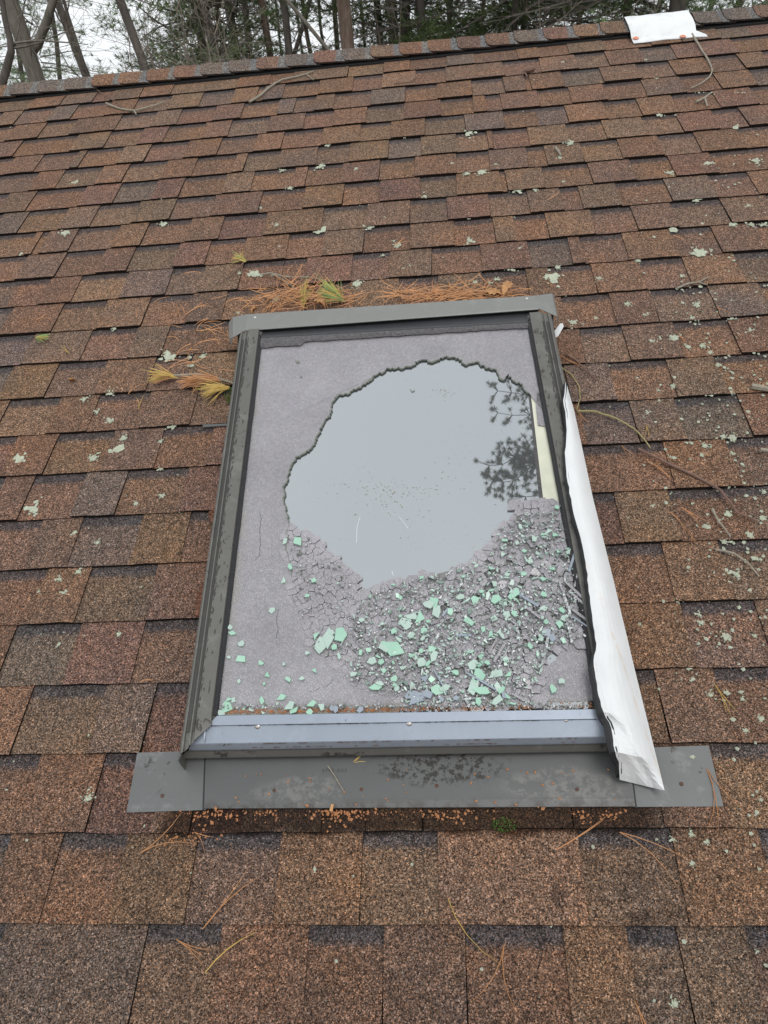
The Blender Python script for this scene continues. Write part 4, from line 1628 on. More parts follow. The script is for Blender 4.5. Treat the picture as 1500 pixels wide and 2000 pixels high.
def lichen_mesh(seed, n=16):
    r = random.Random(seed)
    mb = MB()
    for _ in range(n):
        a, d = r.uniform(0, 6.28), abs(r.gauss(0, .42))
        cx, cy = d * math.cos(a) * 1.15, d * math.sin(a) * .85
        q = r.uniform(.10, .30) * (1.1 - min(.7, d * .6))
        m = r.choice((5, 6, 7))
        ring = []
        for i in range(m):
            b = 6.283 * i / m + r.uniform(-.3, .3)
            k = q * r.uniform(.6, 1.3)
            ring.append(Vector((cx + k * math.cos(b), cy + k * math.sin(b), r.uniform(.0, .05))))
        top = Vector((cx + r.uniform(-.05, .05), cy + r.uniform(-.05, .05), r.uniform(.10, .22)))
        mb.add(ring + [top], [(i, (i + 1) % m, m) for i in range(m)])
    return mesh('lichen_patch', mb.V, mb.F, M['lichen'])


LM = [lichen_mesh(100 + i, 22 + 5 * (i % 4)) for i in range(8)]
ROOFQ = Matrix.Rotation(PITCH, 3, 'X').to_4x4()
LICH = """223,639,14 327,695,24 370,697,10 395,695,12 374,713,11 215,762,20 198,759,9 164,779,12 188,803,11 213,820,13 337,828,20 240,855,13 232,875,26 180,892,17 37,898,24 314,861,9 63,993,26 315,967,10
265,982,9 352,996,10 145,1039,11 188,1058,10 97,1101,10 154,1115,12 114,1130,12 123,1157,12 79,1199,10 231,1238,9 114,1257,9 168,1558,20 191,1433,6 75,1154,6 312,915,10 146,355,9 127,453,15 319,437,13 41,494,8
269,562,9 495,533,18 468,532,7 551,332,10 626,324,14 566,366,10 585,352,8 509,404,7 537,440,14 628,448,21 641,281,13 723,306,9 695,329,7 882,318,8 829,383,10 751,424,11 721,443,16 778,477,14 790,267,6 769,469,6
917,257,19 940,335,16 912,338,10 968,320,9 1112,278,18 1094,307,12 1224,298,9 1013,371,16 1046,370,8 918,418,18 1101,353,6 499,535,20 545,481,7 533,534,9 598,539,10 621,549,10 657,542,9 696,553,18 540,583,13
787,524,12 465,610,7 426,617,9 747,497,7 918,469,16 999,524,13 1089,521,12 1078,541,29 1053,556,11 1172,544,15 812,531,13 799,518,10 957,551,9 971,544,9 928,550,9 1003,508,8 1015,483,7 1100,458,8 993,514,8
1117,629,19 1139,632,10 1107,575,7 1164,620,8 1288,223,11 1437,248,15 1493,230,12 1383,318,18 1475,313,16 1308,336,14 1362,387,17 1463,400,8 1308,422,8 1315,447,24 1450,426,11 1430,437,14 1467,438,12 1493,437,13
1247,505,15 1368,493,28 1332,537,9 1368,558,12 1227,592,14 1261,615,20 1352,621,14 1430,620,13 1361,593,14 1318,659,20 1274,665,14 1344,676,15 1374,673,14 1387,687,10 1235,696,9 1466,643,11 1498,676,14 1318,753,15
1375,765,14 1388,769,17 1430,764,12 1402,712,10 1286,761,7 1265,804,11 1258,814,8 1432,854,17 1413,851,11 1317,893,13 1377,868,14 1371,888,9 1354,940,8 1423,947,13 1431,884,9 1349,896,7 1422,1003,15 1383,1028,15
1414,1055,14 1465,1045,16 1276,987,8 1438,1120,20 1399,1157,18 1411,1144,16 1383,1166,13 1323,1144,10 1365,1142,11 1390,1124,8 1323,1171,15 1365,1199,13 1369,1215,11 1420,1242,18 1346,1302,14 1354,1325,11
1386,1355,14 1421,1353,11 1452,1364,9 1329,1374,10 1399,1407,10 1457,1426,13 1487,1403,12 1479,1586,11 1486,1561,8 1319,1596,9 1352,1628,11 1314,1639,11 1381,1644,9 1352,1686,14 1420,1662,6 1234,1934,11 1316,1960,14
1234,1992,8 1079,1800,12 1480,1858,7 1180,1886,7 1139,1934,6 846,1934,10 614,1697,8 609,1794,7 1100,120,6 1262,115,6 1283,152,6 1240,147,7 1490,1010,14 1478,1090,10 1450,905,10 1492,960,10 1445,1185,8 1475,1240,9"""
big = {(1078, 541): 'large round lichen patch just above the right end of the skylight hood',
       (1368, 493): 'widest grey green lichen patch on the shingles in the upper right',
       (327, 695): 'largest pale lichen patch above the pine sprig left of the skylight',
       (232, 875): 'branching pale lichen patch on the shingles left of the skylight',
       (63, 993): 'elongated lichen patch on a shingle joint at the far left edge',
       (37, 898): 'round lichen patch near the left edge of the roof',
       (168, 1558): 'pale lichen patch left of the flashing corner',
       (499, 535): 'lichen on the twig end above the left of the hood'}
for i, e in enumerate(LICH.split()):
    x, y, r = map(float, e.split(','))
    u, v = on(x, y, .011)
    dist = (W(u, v) - cam.location).length
    rad = r * (.82 if x > 1080 else .95) * dist / FPX
    o = bpy.data.objects.new('lichen_patch', LM[i % 8])
    link(o, None, W(u, v, .0085))
    a = (i * 2.399) % 6.283
    o.rotation_euler = (ROOFQ @ Matrix.Rotation(a, 4, 'Z')).to_euler()
    o.scale = (rad, rad, min(rad, .02))
    side = 'left of the skylight' if x < 480 and y > 600 else 'right of the skylight' if x > 1080 and y > 600 else 'below the skylight' if y > 1580 else 'upslope of the skylight'
    if side.startswith('right') or side.startswith('left'):
        side += ' level with the hood' if y < 800 else ' level with the hole' if y < 1120 else ' level with the sill'
    elif side.startswith('up'):
        side += ', left half' if x < 640 else ', near its head' if x < 1150 else ', right part' if x < 1330 else ', far right'
    size = 'wide' if r >= 20 else 'broad' if r >= 16 else 'medium' if r >= 13 else 'modest' if r >= 10 else 'small' if r >= 8 else 'tiny'
    if x > 1080:
        side += ' by the picture edge' if x > 1420 else ' half-way out' if x > 1330 else ''
    setp(o, big.get((int(x), int(y)), '%s pale lichen patch %s' % (size, side)), 'lichen', 'lichen patches on the shingles')
mb = MB()
rl = random.Random(77)
for i in range(620):
    if rl.random() < .72:
        x, y = 1500 - abs(rl.gauss(0, 150)), min(2000, max(180, rl.gauss(800, 380)))
    else:
        x, y = rl.uniform(0, 1500), rl.uniform(150, 2000)
    if 350 < x < 1250 - max(0, (1250 - y)) * .13 and 570 < y < 1590:
        continue
    u, v = on(x, y, .011)
    if v > 3.4 or v < 0:
        continue
    q = rl.uniform(.0010, .0040) * (1.3 if x > 1250 else .9)
    c_ = W(u, v, .0095)
    a = rl.uniform(0, 6.28)
    m = 5
    ring = [c_ + (UX * math.cos(a + 6.28 * k / m) + UP_V * math.sin(a + 6.28 * k / m)) * q * rl.uniform(.5, 1.4) for k in range(m)]
    mb.add(ring + [c_ + NRM * .003], [(k, (k + 1) % m, m) for k in range(m)])
mb.build('lichen_specks', M['lichen'], None, label='tiny pale lichen specks dotted over the shingles', cat='lichen', kind='stuff')


# ------------------------------------------------------------------ twigs, needles, cones, leaves
def roof_path(pts, h, n=None, wob=.6, seed=0):
    pts = resample(pts, n or max(5, len(pts) * 3))
    r = random.Random(seed)
    return [W(*on(x + r.uniform(-wob, wob), y + r.uniform(-wob, wob), h), h) for x, y in pts]


def thick(px, pt):
    return px * .5 * (pt - cam.location).length / FPX


TW = [
    ('twig_grey', [([(207, 202), (232, 212), (262, 217), (290, 209), (323, 198)], 3.5), ([(262, 217), (266, 224)], 3)], 'grey V-shaped twig lying below the left of the ridge'),
    ('twig_grey', [([(487, 199), (503, 190), (530, 167), (552, 155), (585, 148), (604, 142), (612, 139)], 4.2), ([(600, 146), (612, 156)], 2)], 'pale curved stick forked at its tip below the ridge'),
    ('twig_brown', [([(171, 161), (200, 183), (228, 200), (240, 211)], 1.8)], 'thin dark twig hanging from the ridge caps at the left'),
    ('twig_grey', [([(1352, 66), (1372, 100), (1384, 118), (1392, 136), (1386, 150), (1370, 162), (1350, 172)], 3.2)], 'hooked pale twig hanging from the white ridge patch'),
    ('twig_grey', [([(1360, 199), (1377, 190), (1387, 183)], 4), ([(1377, 190), (1381, 208)], 3.5)], 'short forked grey twig in the upper right'),
    ('twig_grey', [([(1322, 563), (1345, 553), (1365, 551), (1383, 541)], 3), ([(1362, 551), (1382, 556)], 2)], 'small forked pale twig with lichen near the right edge'),
    ('twig_grey', [([(1085, 288), (1091, 296), (1095, 303)], 5)], 'stubby pale stick upslope of the hood'),
    ('twig_brown', [([(1248, 877), (1290, 898), (1350, 926), (1405, 955), (1427, 982), (1440, 1001), (1477, 1016)], 5.2)], 'long bent brown stick right of the skylight'),
    ('twig_yellow', [([(1128, 803), (1160, 803), (1200, 815), (1240, 838), (1262, 862), (1270, 875)], 3.4)], 'arched yellowish twig beside the white membrane'),
    ('twig_grey', [([(1391, 993), (1404, 1019), (1420, 1038), (1427, 1049)], 3.6)], 'short straight twig below the long brown stick'),
    ('twig_grey', [([(1398, 1073), (1432, 1080), (1462, 1100), (1483, 1126)], 3.8)], 'arched pale twig near the right edge, lowest of the twigs'),
    ('twig_grey', [([(1468, 754), (1500, 760), (1560, 772)], 9)], 'thick grey stick cut by the right edge of the picture'),
    ('twig_grey', [([(1485, 878), (1530, 882)], 6)], 'short broken stick at the right edge'),
    ('twig_grey', [([(510, 536), (528, 533), (560, 541), (600, 541), (625, 545), (640, 553), (645, 562)], 2.3), ([(535, 536), (556, 548), (576, 564)], 1.6)], 'thin pale twig across the needles above the hood'),
    ('twig_brown', [([(479, 507), (470, 520), (450, 538), (428, 553)], 2.2)], 'thin stem of the yellow needle tuft above the hood'),
    ('twig_brown', [([(1103, 690), (1128, 706), (1150, 730), (1166, 742)], 2.6)], 'thin brown twig right of the hood'),
    ('twig_yellow', [([(1092, 715), (1118, 733), (1132, 757), (1133, 779), (1126, 800)], 2.2)], 'thin curved stem running down to the arched twig'),
    ('twig_grey', [([(640, 1496), (655, 1518), (672, 1547)], 2.2)], 'thin stalk lying on the flashing apron'),
    ('twig_brown', [([(770, 163), (800, 160), (818, 147)], 1.6)], 'fine curved twig in the middle just below the ridge'),
    ('twig_brown', [([(405, 572), (420, 592), (428, 602)], 1.6)], 'fine twig left above the hood corner'),
]
for mat, parts, lab in TW:
    mb = MB()
    for pts, px in parts:
        h = .016 if 'apron' not in lab else .022
        P = roof_path(pts, h, None, .5, len(lab))
        L_ = len(P)
        q = thick(px * (1.0 if pts[0][1] < 300 else 1.25), P[0])
        mb.tube(P, [q * (1.0 - .45 * i / L_) * (1 + .18 * noise.noise(p * 130)) for i, p in enumerate(P)], 6)
    mb.build('twig', M[mat], None, label=lab, cat='twig', group='twigs fallen on the roof')
# cone-like bud near the ridge
mb = MB()
P = roof_path([(1024, 139), (1034, 136), (1046, 133)], .02, 7, .3, 1)
mb.tube(P, [.004, .009, .011, .011, .010, .008, .003], 7)
mb.tube(roof_path([(1024, 139), (1030, 150)], .016, 4, .3, 2), .003, 5)
mb.build('bark_stub', M['twig_brown'], None, label='small brown bark stub lying below the ridge', cat='bark')


def needle(mb, x0, y0, ang, L, h0=.014, h1=.014, bend=0.0, w=.0011):
    """one needle starting at a photo point, ang on the roof, L metres long"""
    u, v = on(x0, y0, h0)
    pts = []
    for i in range(5):
        f = i / 4
        a = ang + bend * f
        pts.append(W(u + math.cos(a) * L * f, v + math.sin(a) * L * f, lerp(h0, h1, f) + .004 * math.sin(math.pi * f)))
    mb.tube(pts, [w, w, w * .9, w * .75, w * .3], 3, False)


rn = random.Random(12)
# loose brown needles, in twos and threes joined at the base
NB = [(135, 690, 2.4, .05), (70, 625, .3, .05), (300, 590, .4, .06), (395, 590, -1.7, .03), (250, 770, 1.2, .06), (270, 800, 1.4, .06), (355, 640, 2.8, .07), (1095, 695, -1.0, .07), (1130, 805, -1.4, .05),
      (1310, 935, 2.2, .09), (1262, 830, -1.6, .05), (1215, 870, -1.5, .05), (1325, 655, -1.1, .04), (1310, 1000, -1.1, .07), (1345, 1040, -1.4, .03), (1395, 1335, -1.3, .07), (1330, 990, -.9, .06),
      (1400, 600, -1.2, .04), (1085, 1660, .35, .10), (1210, 1625, -.4, .11), (875, 1755, -1.35, .11), (985, 1843, -1.85, .10), (1240, 1955, -1.3, .06), (395, 1815, .9, .11), (345, 1835, -.4, .07), (400, 1900, 1.0, .10),
      (275, 1665, .5, .09), (380, 1625, -.5, .04), (1380, 1500, -1.35, .11), (275, 1330, .0, .03), (680, 1495, .35, .05), (1080, 560, 2.0, .04), (770, 480, .5, .06),
      (1070, 390, .4, .05), (1315, 460, -1.2, .04), (1160, 1330, -1.5, .05), (60, 240, .3, .04), ]
for i, (x, y, a, L) in enumerate(NB):
    mb = MB()
    cnt = rn.choice((1, 2, 2, 3))
    for k in range(cnt):
        needle(mb, x, y, a + rn.uniform(-.12, .12), L * rn.uniform(.8, 1.1), bend=rn.uniform(-.5, .5), w=.00075)
    side = 'below the skylight' if y > 1580 else 'right of the skylight' if x > 1080 else 'left of the skylight' if x < 440 else 'on the metal apron' if 1450 < y < 1580 else 'upslope of the skylight'
    mb.build('fallen_needles', M['needle_brown'] if i % 5 else M['needle_gold'], None, label='%s dry pine needle%s, %s, lying loose %s' % (('single', 'pair of', 'three')[cnt - 1], '' if cnt == 1 else 's', 'upright' if abs(math.sin(a)) > .9 else 'slanting' if abs(math.sin(a)) > .45 else 'level', side + (' toward the left' if x < 600 else ' in the middle' if x < 1000 else ' toward the right' if x < 1300 else ' at the right edge')), cat='pine needles', group='loose pine needles')


def litter(name, n, region, mat, label, L=(.04, .085), seed=1, flat=.6):
    r = random.Random(seed)
    mb = MB()
    for i in range(n):
        x, y = region(r)
        a = r.gauss(0, flat) + (math.pi if r.random() < .5 else 0)
        h = .012 + abs(r.gauss(0, .012))
        needle(mb, x, y, a, r.uniform(*L), h, h + r.uniform(-.008, .012), r.uniform(-.6, .6), .0011)
    return mb.build(name, M[mat], None, label=label, cat='pine needles', kind='stuff')


litter('needle_litter', 190, lambda r: (min(1000, max(770, r.gauss(890, 75))), 590 - abs(r.gauss(0, 10)) - max(0, (r.random() - .5)) * 8 - (min(1000, 890) - 770) * .05), 'needle_brown', 'heap of brown pine needles against the right of the hood', seed=3, flat=.45)
litter('needle_litter', 125, lambda r: (r.gauss(565, 45), r.gauss(578, 13)), 'needle_brown', 'tangle of brown pine needles above the left of the hood', seed=4, flat=.8)
litter('needle_litter', 36, lambda r: (r.gauss(395, 28), r.gauss(660, 40)), 'needle_brown', 'sparse brown pine needles beside the left end of the hood', seed=5, flat=1.2)
litter('needle_litter', 30, lambda r: (r.gauss(660, 25), r.gauss(580, 8)), 'needle_brown', 'few brown pine needles around the green tuft above the hood', seed=6, flat=.9)


def tuft(name, x, y, ang, spread, n, L, mat, label, h=.016, lift=.03, stem=None, mat2=None):
    root = empty(name, W(*on(x, y, .012), .012), label, 'needle tuft', 'fallen needle tufts')
    r = random.Random(int(x))
    m1, m2 = MB(), MB()
    for i in range(n):
        needle(m1 if not mat2 or i % 3 else m2, x + r.uniform(-2, 2), y + r.uniform(-2, 2), ang + r.gauss(0, spread), L * r.uniform(.75, 1.1), h, h + abs(r.gauss(0, lift)), r.uniform(-.25, .25), .0011)
    m1.build('needles', M[mat], root)
    if mat2:
        m2.build('dead_needles', M[mat2], root)
    if stem:
        mb = MB()
        P = roof_path(stem[0], .02, None, .5, 3)
        q = thick(stem[1], P[0])
        mb.tube(P, [q * (1.1 - .5 * k / len(P)) for k in range(len(P))], 6)
        mb.build('stem', M['twig_grey'], root)
    return root


tuft('needle_tuft', 479, 510, 2.6, .35, 26, .045, 'needle_gold', 'small yellow green needle tuft on a stem above the hood', mat2='needle_green', lift=.012)
tuft('needle_tuft', 672, 588, 2.75, .42, 95, .075, 'needle_green', 'dense green needle tuft above the hood', lift=.03, mat2='needle_gold')
tuft('needle_tuft', 592, 598, 1.5, .3, 34, .06, 'needle_gold', 'yellowing needle tuft between brown needles above the hood', lift=.03, mat2='needle_green')
tuft('needle_tuft', 72, 660, -.35, .28, 22, .045, 'needle_green', 'small green needle tuft near the left edge', lift=.008, mat2='needle_gold')
sp = tuft('pine_sprig', 345, 737, 3.25, .22, 80, .072, 'needle_gold', 'yellowing pine sprig lying against the left frame', lift=.02, stem=([(340, 734), (380, 731), (420, 737), (445, 745), (461, 750)], 5), mat2='needle_brown')
for x, y, a, s, n, L in ((395, 745, 3.5, .25, 45, .06), (445, 757, 3.6, .28, 55, .075), (430, 742, 3.3, .2, 40, .085)):
    mb = MB()
    r = random.Random(int(x))
    for i in range(n):
        needle(mb, x + r.uniform(-4, 4), y + r.uniform(-3, 3), a + r.gauss(0, s), L * r.uniform(.7, 1.1), .016, .016 + abs(r.gauss(0, .018)), r.uniform(-.3, .3), .0011)
    mb.build('needles', M['needle_brown'] if n != 55 else M['needle_gold'], sp)


def leaf(x, y, L, wd, ang, label, h=.03):
    u, v = on(x, y, h)
    V, F = [], []
    n = 8
    for i in range(n + 1):
        f = i / n
        w = wd * math.sin(math.pi * min(1, f * .92 + .06)) * (1 + .35 * math.sin(f * 22))
        for s in (-1, 0, 1):
            a, b = (f - .5) * L, s * w
            V.append(W(u + a * math.cos(ang) - b * math.sin(ang), v + a * math.sin(ang) + b * math.cos(ang), h + .012 * abs(s) - .014 * (2 * f - 1) ** 2 + .004 * math.sin(f * 9)))
    for i in range(n):
        for s in (0, 1):
            F.append((i * 3 + s, (i + 1) * 3 + s, (i + 1) * 3 + s + 1, i * 3 + s + 1))
    mk('dry_leaf', V, F, M['leaf'], None, label=label, cat='leaf', group='dry leaves by the hood', smooth=True)


leaf(990, 562, .06, .014, 1.2, 'curled tan leaf standing at the right end of the needle heap')
leaf(962, 574, .05, .014, -.2, 'folded tan leaf behind the right of the hood')
leaf(625, 590, .05, .012, -.9, 'pale dry leaf beside the green tuft above the hood')
leaf(598, 566, .03, .006, 1.3, 'narrow dry leaf among the needles above the hood')
leaf(496, 606, .025, .006, 1.1, 'tiny orange leaf above the left end of the hood')
leaf(141, 744, .016, .004, .5, 'tiny orange leaf scrap on the left shingles', .014)

# pine cones wedged against the left frame
def cone(x, y, L, ang, label):
    u, v = on(x, y, .03)
    root = W(u, v, .012)
    ax = (UX * math.cos(ang) + UP_V * math.sin(ang)).normalized()
    a = NRM
    b = ax.cross(a)
    mb = MB()
    mb.tube([root + ax * (L * (f - .5)) + NRM * .012 for f in (0, .3, .7, 1)], [.004, .008, .007, .002], 6)
    k = 0
    for ring in range(9):
        f = ring / 8.5
        R_ = .017 * math.sin(math.pi * (f * .8 + .16))
        for j in range(7):
            t_ = 2 * math.pi * (j + .5 * (ring % 2)) / 7
            d = a * math.cos(t_) + b * math.sin(t_)
            e = ax.cross(d)
            c0 = root + ax * (L * (f - .5)) + NRM * .012
            tip = c0 + d * R_ + ax * .006
            mb.add([c0 + d * .004 + e * .002, c0 + d * .004 - e * .002, tip - e * .0048, tip + e * .0048, tip + ax * .0035 - d * .001], [(0, 1, 2, 3), (3, 2, 4)])
    mb.build('pine_cone', M['cone'], None, label=label, cat='pine cone', group='pine cones by the left frame')


cone(397, 1160, .10, 1.45, 'brown pine cone wedged against the left frame near the sill')
cone(419, 1005, .04, 1.5, 'small brown cone piece behind the left frame')

# moss
def moss(x, y, r, label, h=.012, n=90, flat=.5):
    rm_ = random.Random(int(x + y))
    mb = MB()
    u, v = on(x, y, h)
    for i in range(n):
        a, d = rm_.uniform(0, 6.28), r * math.sqrt(rm_.random())
        c_ = W(u + d * math.cos(a), v + d * math.sin(a) * flat, h)
        e = UX * math.cos(a * 3) + UP_V * math.sin(a * 3)
        q = r * rm_.uniform(.1, .22)
        mb.add([c_ - e * q * .5, c_ + e * q * .5, c_ + NRM * q * 1.6 + e.cross(NRM) * q * rm_.uniform(-1, 1)], [(0, 1, 2)])
        mb.add([c_ - e.cross(NRM) * q * .5, c_ + e.cross(NRM) * q * .5, c_ + NRM * q * 1.3 + e * q * rm_.uniform(-1, 1)], [(0, 1, 2)])
    mb.build('moss_clump', M['moss'], None, label=label, cat='moss', group='moss clumps')


moss(455, 772, .022, 'green moss clump against the left frame under the sprig', .02, 140, 1.4)
moss(985, 1612, .022, 'pale moss and lichen clump under the apron', .012, 110)
moss(1022, 1611, .010, 'small moss dot right of the clump under the apron', .012, 40)

# orange bark crumbs washed out below the apron
mb = MB()
rb = random.Random(9)
for i in range(520):
    if i < 400:
        cx = rb.choice((360, 400, 430, 500, 540, 640, 660, 670, 700, 740, 770, 830, 880, 960, 1060, 1110, 1190))
        x, y = rb.gauss(cx, 22), 1583 + abs(rb.gauss(0, 12))
    elif i < 470:
        x, y = rb.gauss(360, 35), rb.uniform(1588, 1650)
    else:
        x, y = rb.uniform(420, 1230), rb.uniform(1500, 1580)
    if x < 300 or x > 1235:
        continue
    hh = .0105 if y > 1581 else .019
    u, v = on(x, y, hh)
    q = rb.uniform(.0008, .0026) * (1.6 if rb.random() < .1 else 1)
    c_ = W(u, v, hh)
    a = rb.uniform(0, 6.28)
    e, g = UX * math.cos(a) + UP_V * math.sin(a), -UX * math.sin(a) + UP_V * math.cos(a)
    mb.add([c_ + e * q * 1.5, c_ + g * q, c_ - e * q * 1.2, c_ - g * q * .8, c_ + NRM * q * 1.2], [(0, 1, 4), (1, 2, 4), (2, 3, 4), (3, 0, 4)])
mb.build('bark_crumbs', M['bark_bit'], None, label='orange bark crumbs washed out below the flashing apron', cat='bark crumbs', kind='stuff')
mb = MB()
q = [W(*on(x, y, .022), .022) for x, y in ((643, 1583), (649, 1585), (652, 1571), (647, 1570))]
mb.slab(q, NRM, .003)
mb.build('bark_chip', M['leaf'], None, label='tan bark chip stuck at the lower edge of the apron', cat='bark')
# white bird dropping on the right flashing, crumbs on the inner pane
o = bpy.data.objects.new('bird_dropping', LM[2])
link(o, None, W(*on(1352, 1478, .014), .014))
o.rotation_euler = (PITCH, 0, 0)
o.scale = (.009, .007, .008)
setp(o, 'white bird dropping on the right flashing corner', 'dropping')
mb = MB()
u, v = ong(806, 762, -.004)
mb.slab([gpt(u + a, v + b, -.0015) for a, b in ((-.006, .003), (-.002, -.005), (.005, -.002), (.004, .004))], NRM, .004)
mb.build('pane_chip', M['crumb'], None, label='single clear chip lying on the inner pane near the top of the hole', cat='glass chip')
mb = MB()
for x, y, r in ((581, 707, .006), (588, 736, .003)):
    u, v = ong(x, y, .001)
    mb.slab([gpt(u + a * r, v + b * r, .0015) for a, b in ((-1, .6), (-.2, -.9), (1.1, -.5), (.5, .8))], NRM, .001)
mb.build('leaf_scrap', M['darkgreen'], None, label='small dark scrap lying on the crazed pane below the hood', cat='scrap')
# ------------------------------------------------------------------ the wood behind the house
def mat_bark(name, a, b, sc=14.0):
    t = NT(name)
    P = t.pos()
    st = t.new('ShaderNodeVectorMath', operation='MULTIPLY')
    t.put(st, 0, P)
    st.inputs[1].default_value = (1.0, 1.0, 0.22)
    f = t.noise(sc, 4.0, .7, st.outputs[0])
    t.bump(f, .8, .03)
    return t.set(Base_Color=t.ramp(f, [(.3, a), (.7, b)]), Roughness=.9)


M['bark_grey'] = mat_bark('grey_bark', (.10, .092, .078), (.23, .21, .175))
M['bark_dark'] = mat_bark('dark_bark', (.065, .056, .048), (.145, .125, .108))
M['bark_brown'] = mat_bark('brown_bark', (.085, .06, .045), (.21, .15, .115))
M['twig_bare'] = mat_bark('bare_twigs', (.15, .13, .105), (.28, .24, .195), 6.0)


def mat_needles(name, a, b):
    t = NT(name)
    return t.set(Base_Color=t.ramp(t.noise(1.6, 3.0, .6), [(.3, a), (.7, b)]), Roughness=.6, Specular_IOR_Level=.3)


M['foliage'] = mat_needles('pine_foliage', (.085, .14, .055), (.18, .245, .10))
M['foliage_far'] = mat_needles('far_pine_foliage', (.10, .145, .07), (.18, .235, .115))
CAM_W = np.array(cam.location)
B3 = np.array(BASIS)


def sight(px, py, Y):
    d = B3 @ (RM @ np.array([(px - 750.0) / FPX, -(py - 1000.0) / FPX, -1.0]))
    t = (Y - CAM_W[1]) / d[1]
    p = CAM_W + d * t
    return Vector(p), np.linalg.norm(d * t)


rt = random.Random(31)


def branch(mb, p, d, L, r, depth, rnd, curl=.35, sides=4, up=.12):
    pts, rad = [p], [r]
    n = 5
    for i in range(n):
        d = (d + Vector((rnd.gauss(0, curl), rnd.gauss(0, curl), rnd.gauss(0, curl) + up)) * .45).normalized()
        p = p + d * (L / n)
        pts.append(p)
        rad.append(max(.0022, r * (1 - .72 * (i + 1) / n)))
    mb.tube(pts, rad, sides if r > .012 else 3, False)
    if depth > 0:
        for k in range(rnd.choice((3, 4, 4, 5))):
            i = rnd.randint(1, n)
            a = rnd.uniform(0, 6.28)
            dd = (pts[i] - pts[i - 1]).normalized()
            o = dd.orthogonal().normalized()
            o = (o * math.cos(a) + dd.cross(o) * math.sin(a))
            branch(mb, pts[i], (dd * .55 + o * .85).normalized(), L * rnd.uniform(.4, .65), rad[i] * .62, depth - 1, rnd, curl, sides, up)


def pine_crown(seed, z0, z1, L0, dens=1.0, keep=None, blade=.13):
    """needle tufts along boughs; coordinates about the trunk foot"""
    r = random.Random(seed)
    fol, wood = MB(), MB()
    FV, FF = [], []
    z = z0
    while z < z1:
        f = (z - z0) / (z1 - z0)
        for k in range(r.choice((3, 4, 5))):
            a = r.uniform(0, 6.283)
            L = L0 * (1 - .75 * f) * r.uniform(.65, 1.15)
            p = Vector((0, 0, z + r.uniform(-.12, .12)))
            d = Vector((math.cos(a), math.sin(a), r.uniform(-.15, .28)))
            n = max(4, int(L / .17))
            pts = [p]
            for i in range(n):
                d = (d + Vector((r.gauss(0, .10), r.gauss(0, .10), r.gauss(0, .07) - .01))).normalized()
                pts.append(pts[-1] + d * (L / n))
            if keep and not keep(pts[-1]):
                continue
            wood.tube(pts, [.022 * (1 - .8 * i / n) for i in range(n + 1)], 3, False)
            for i in range(2, n + 1):
                for s in range(int(r.choice((1, 2, 2, 3)) * dens + r.random() * .5)):
                    q = pts[i]
                    side = Vector((-d.y, d.x, 0)) * r.choice((-1, 1)) + Vector((r.gauss(0, .3), r.gauss(0, .3), r.gauss(.15, .35))) + d * .7
                    side.normalize()
                    l2 = r.uniform(.10, .45) * (1.1 - .4 * i / n)
                    e = q + side * l2
                    wood.tube([q, e], [.006, .003], 3, False)
                    for m in range(max(1, int(l2 / .10))):
                        c = q.lerp(e, (m + 1) / max(1, int(l2 / .10)))
                        for b in range(11):
                            v = (side * .9 + Vector((r.gauss(0, .65), r.gauss(0, .65), r.gauss(0.1, .6)))).normalized()
                            w = v.orthogonal().normalized() * .0055
                            ln = blade * r.uniform(.7, 1.15)
                            j = len(FV)
                            FV.extend((c - w, c + w, c + v * ln))
                            FF.append((j, j + 1, j + 2))
        z += r.uniform(.22, .42) * (1 if z < 9.5 else 1.6)
    return mesh('crown', FV, FF, M['foliage']), mesh('boughs', wood.V, wood.F, M['bark_dark'])


CROWNS = [pine_crown(s, 3.6 + .4 * (s % 2), 15.5, 2.5 + .3 * (s % 3), 1.0) for s in (1, 2, 3)]
CROWN_S = [pine_crown(s, 4.0 + .3 * (s % 2), 15.5, 1.9, 1.3) for s in (5, 6)]
FARC = [pine_crown(s, 2.6, 14.0, 2.7, .8, None, .17) for s in (11, 12)]
for a, b in FARC:
    a.materials.clear()
    a.materials.append(M['foliage_far'])


def trunk_line(xb, yb, xt, yt, Y):
    a, d1 = sight(xb, yb, Y)
    b, d2 = sight(xt, yt, Y)
    return a, b, d1


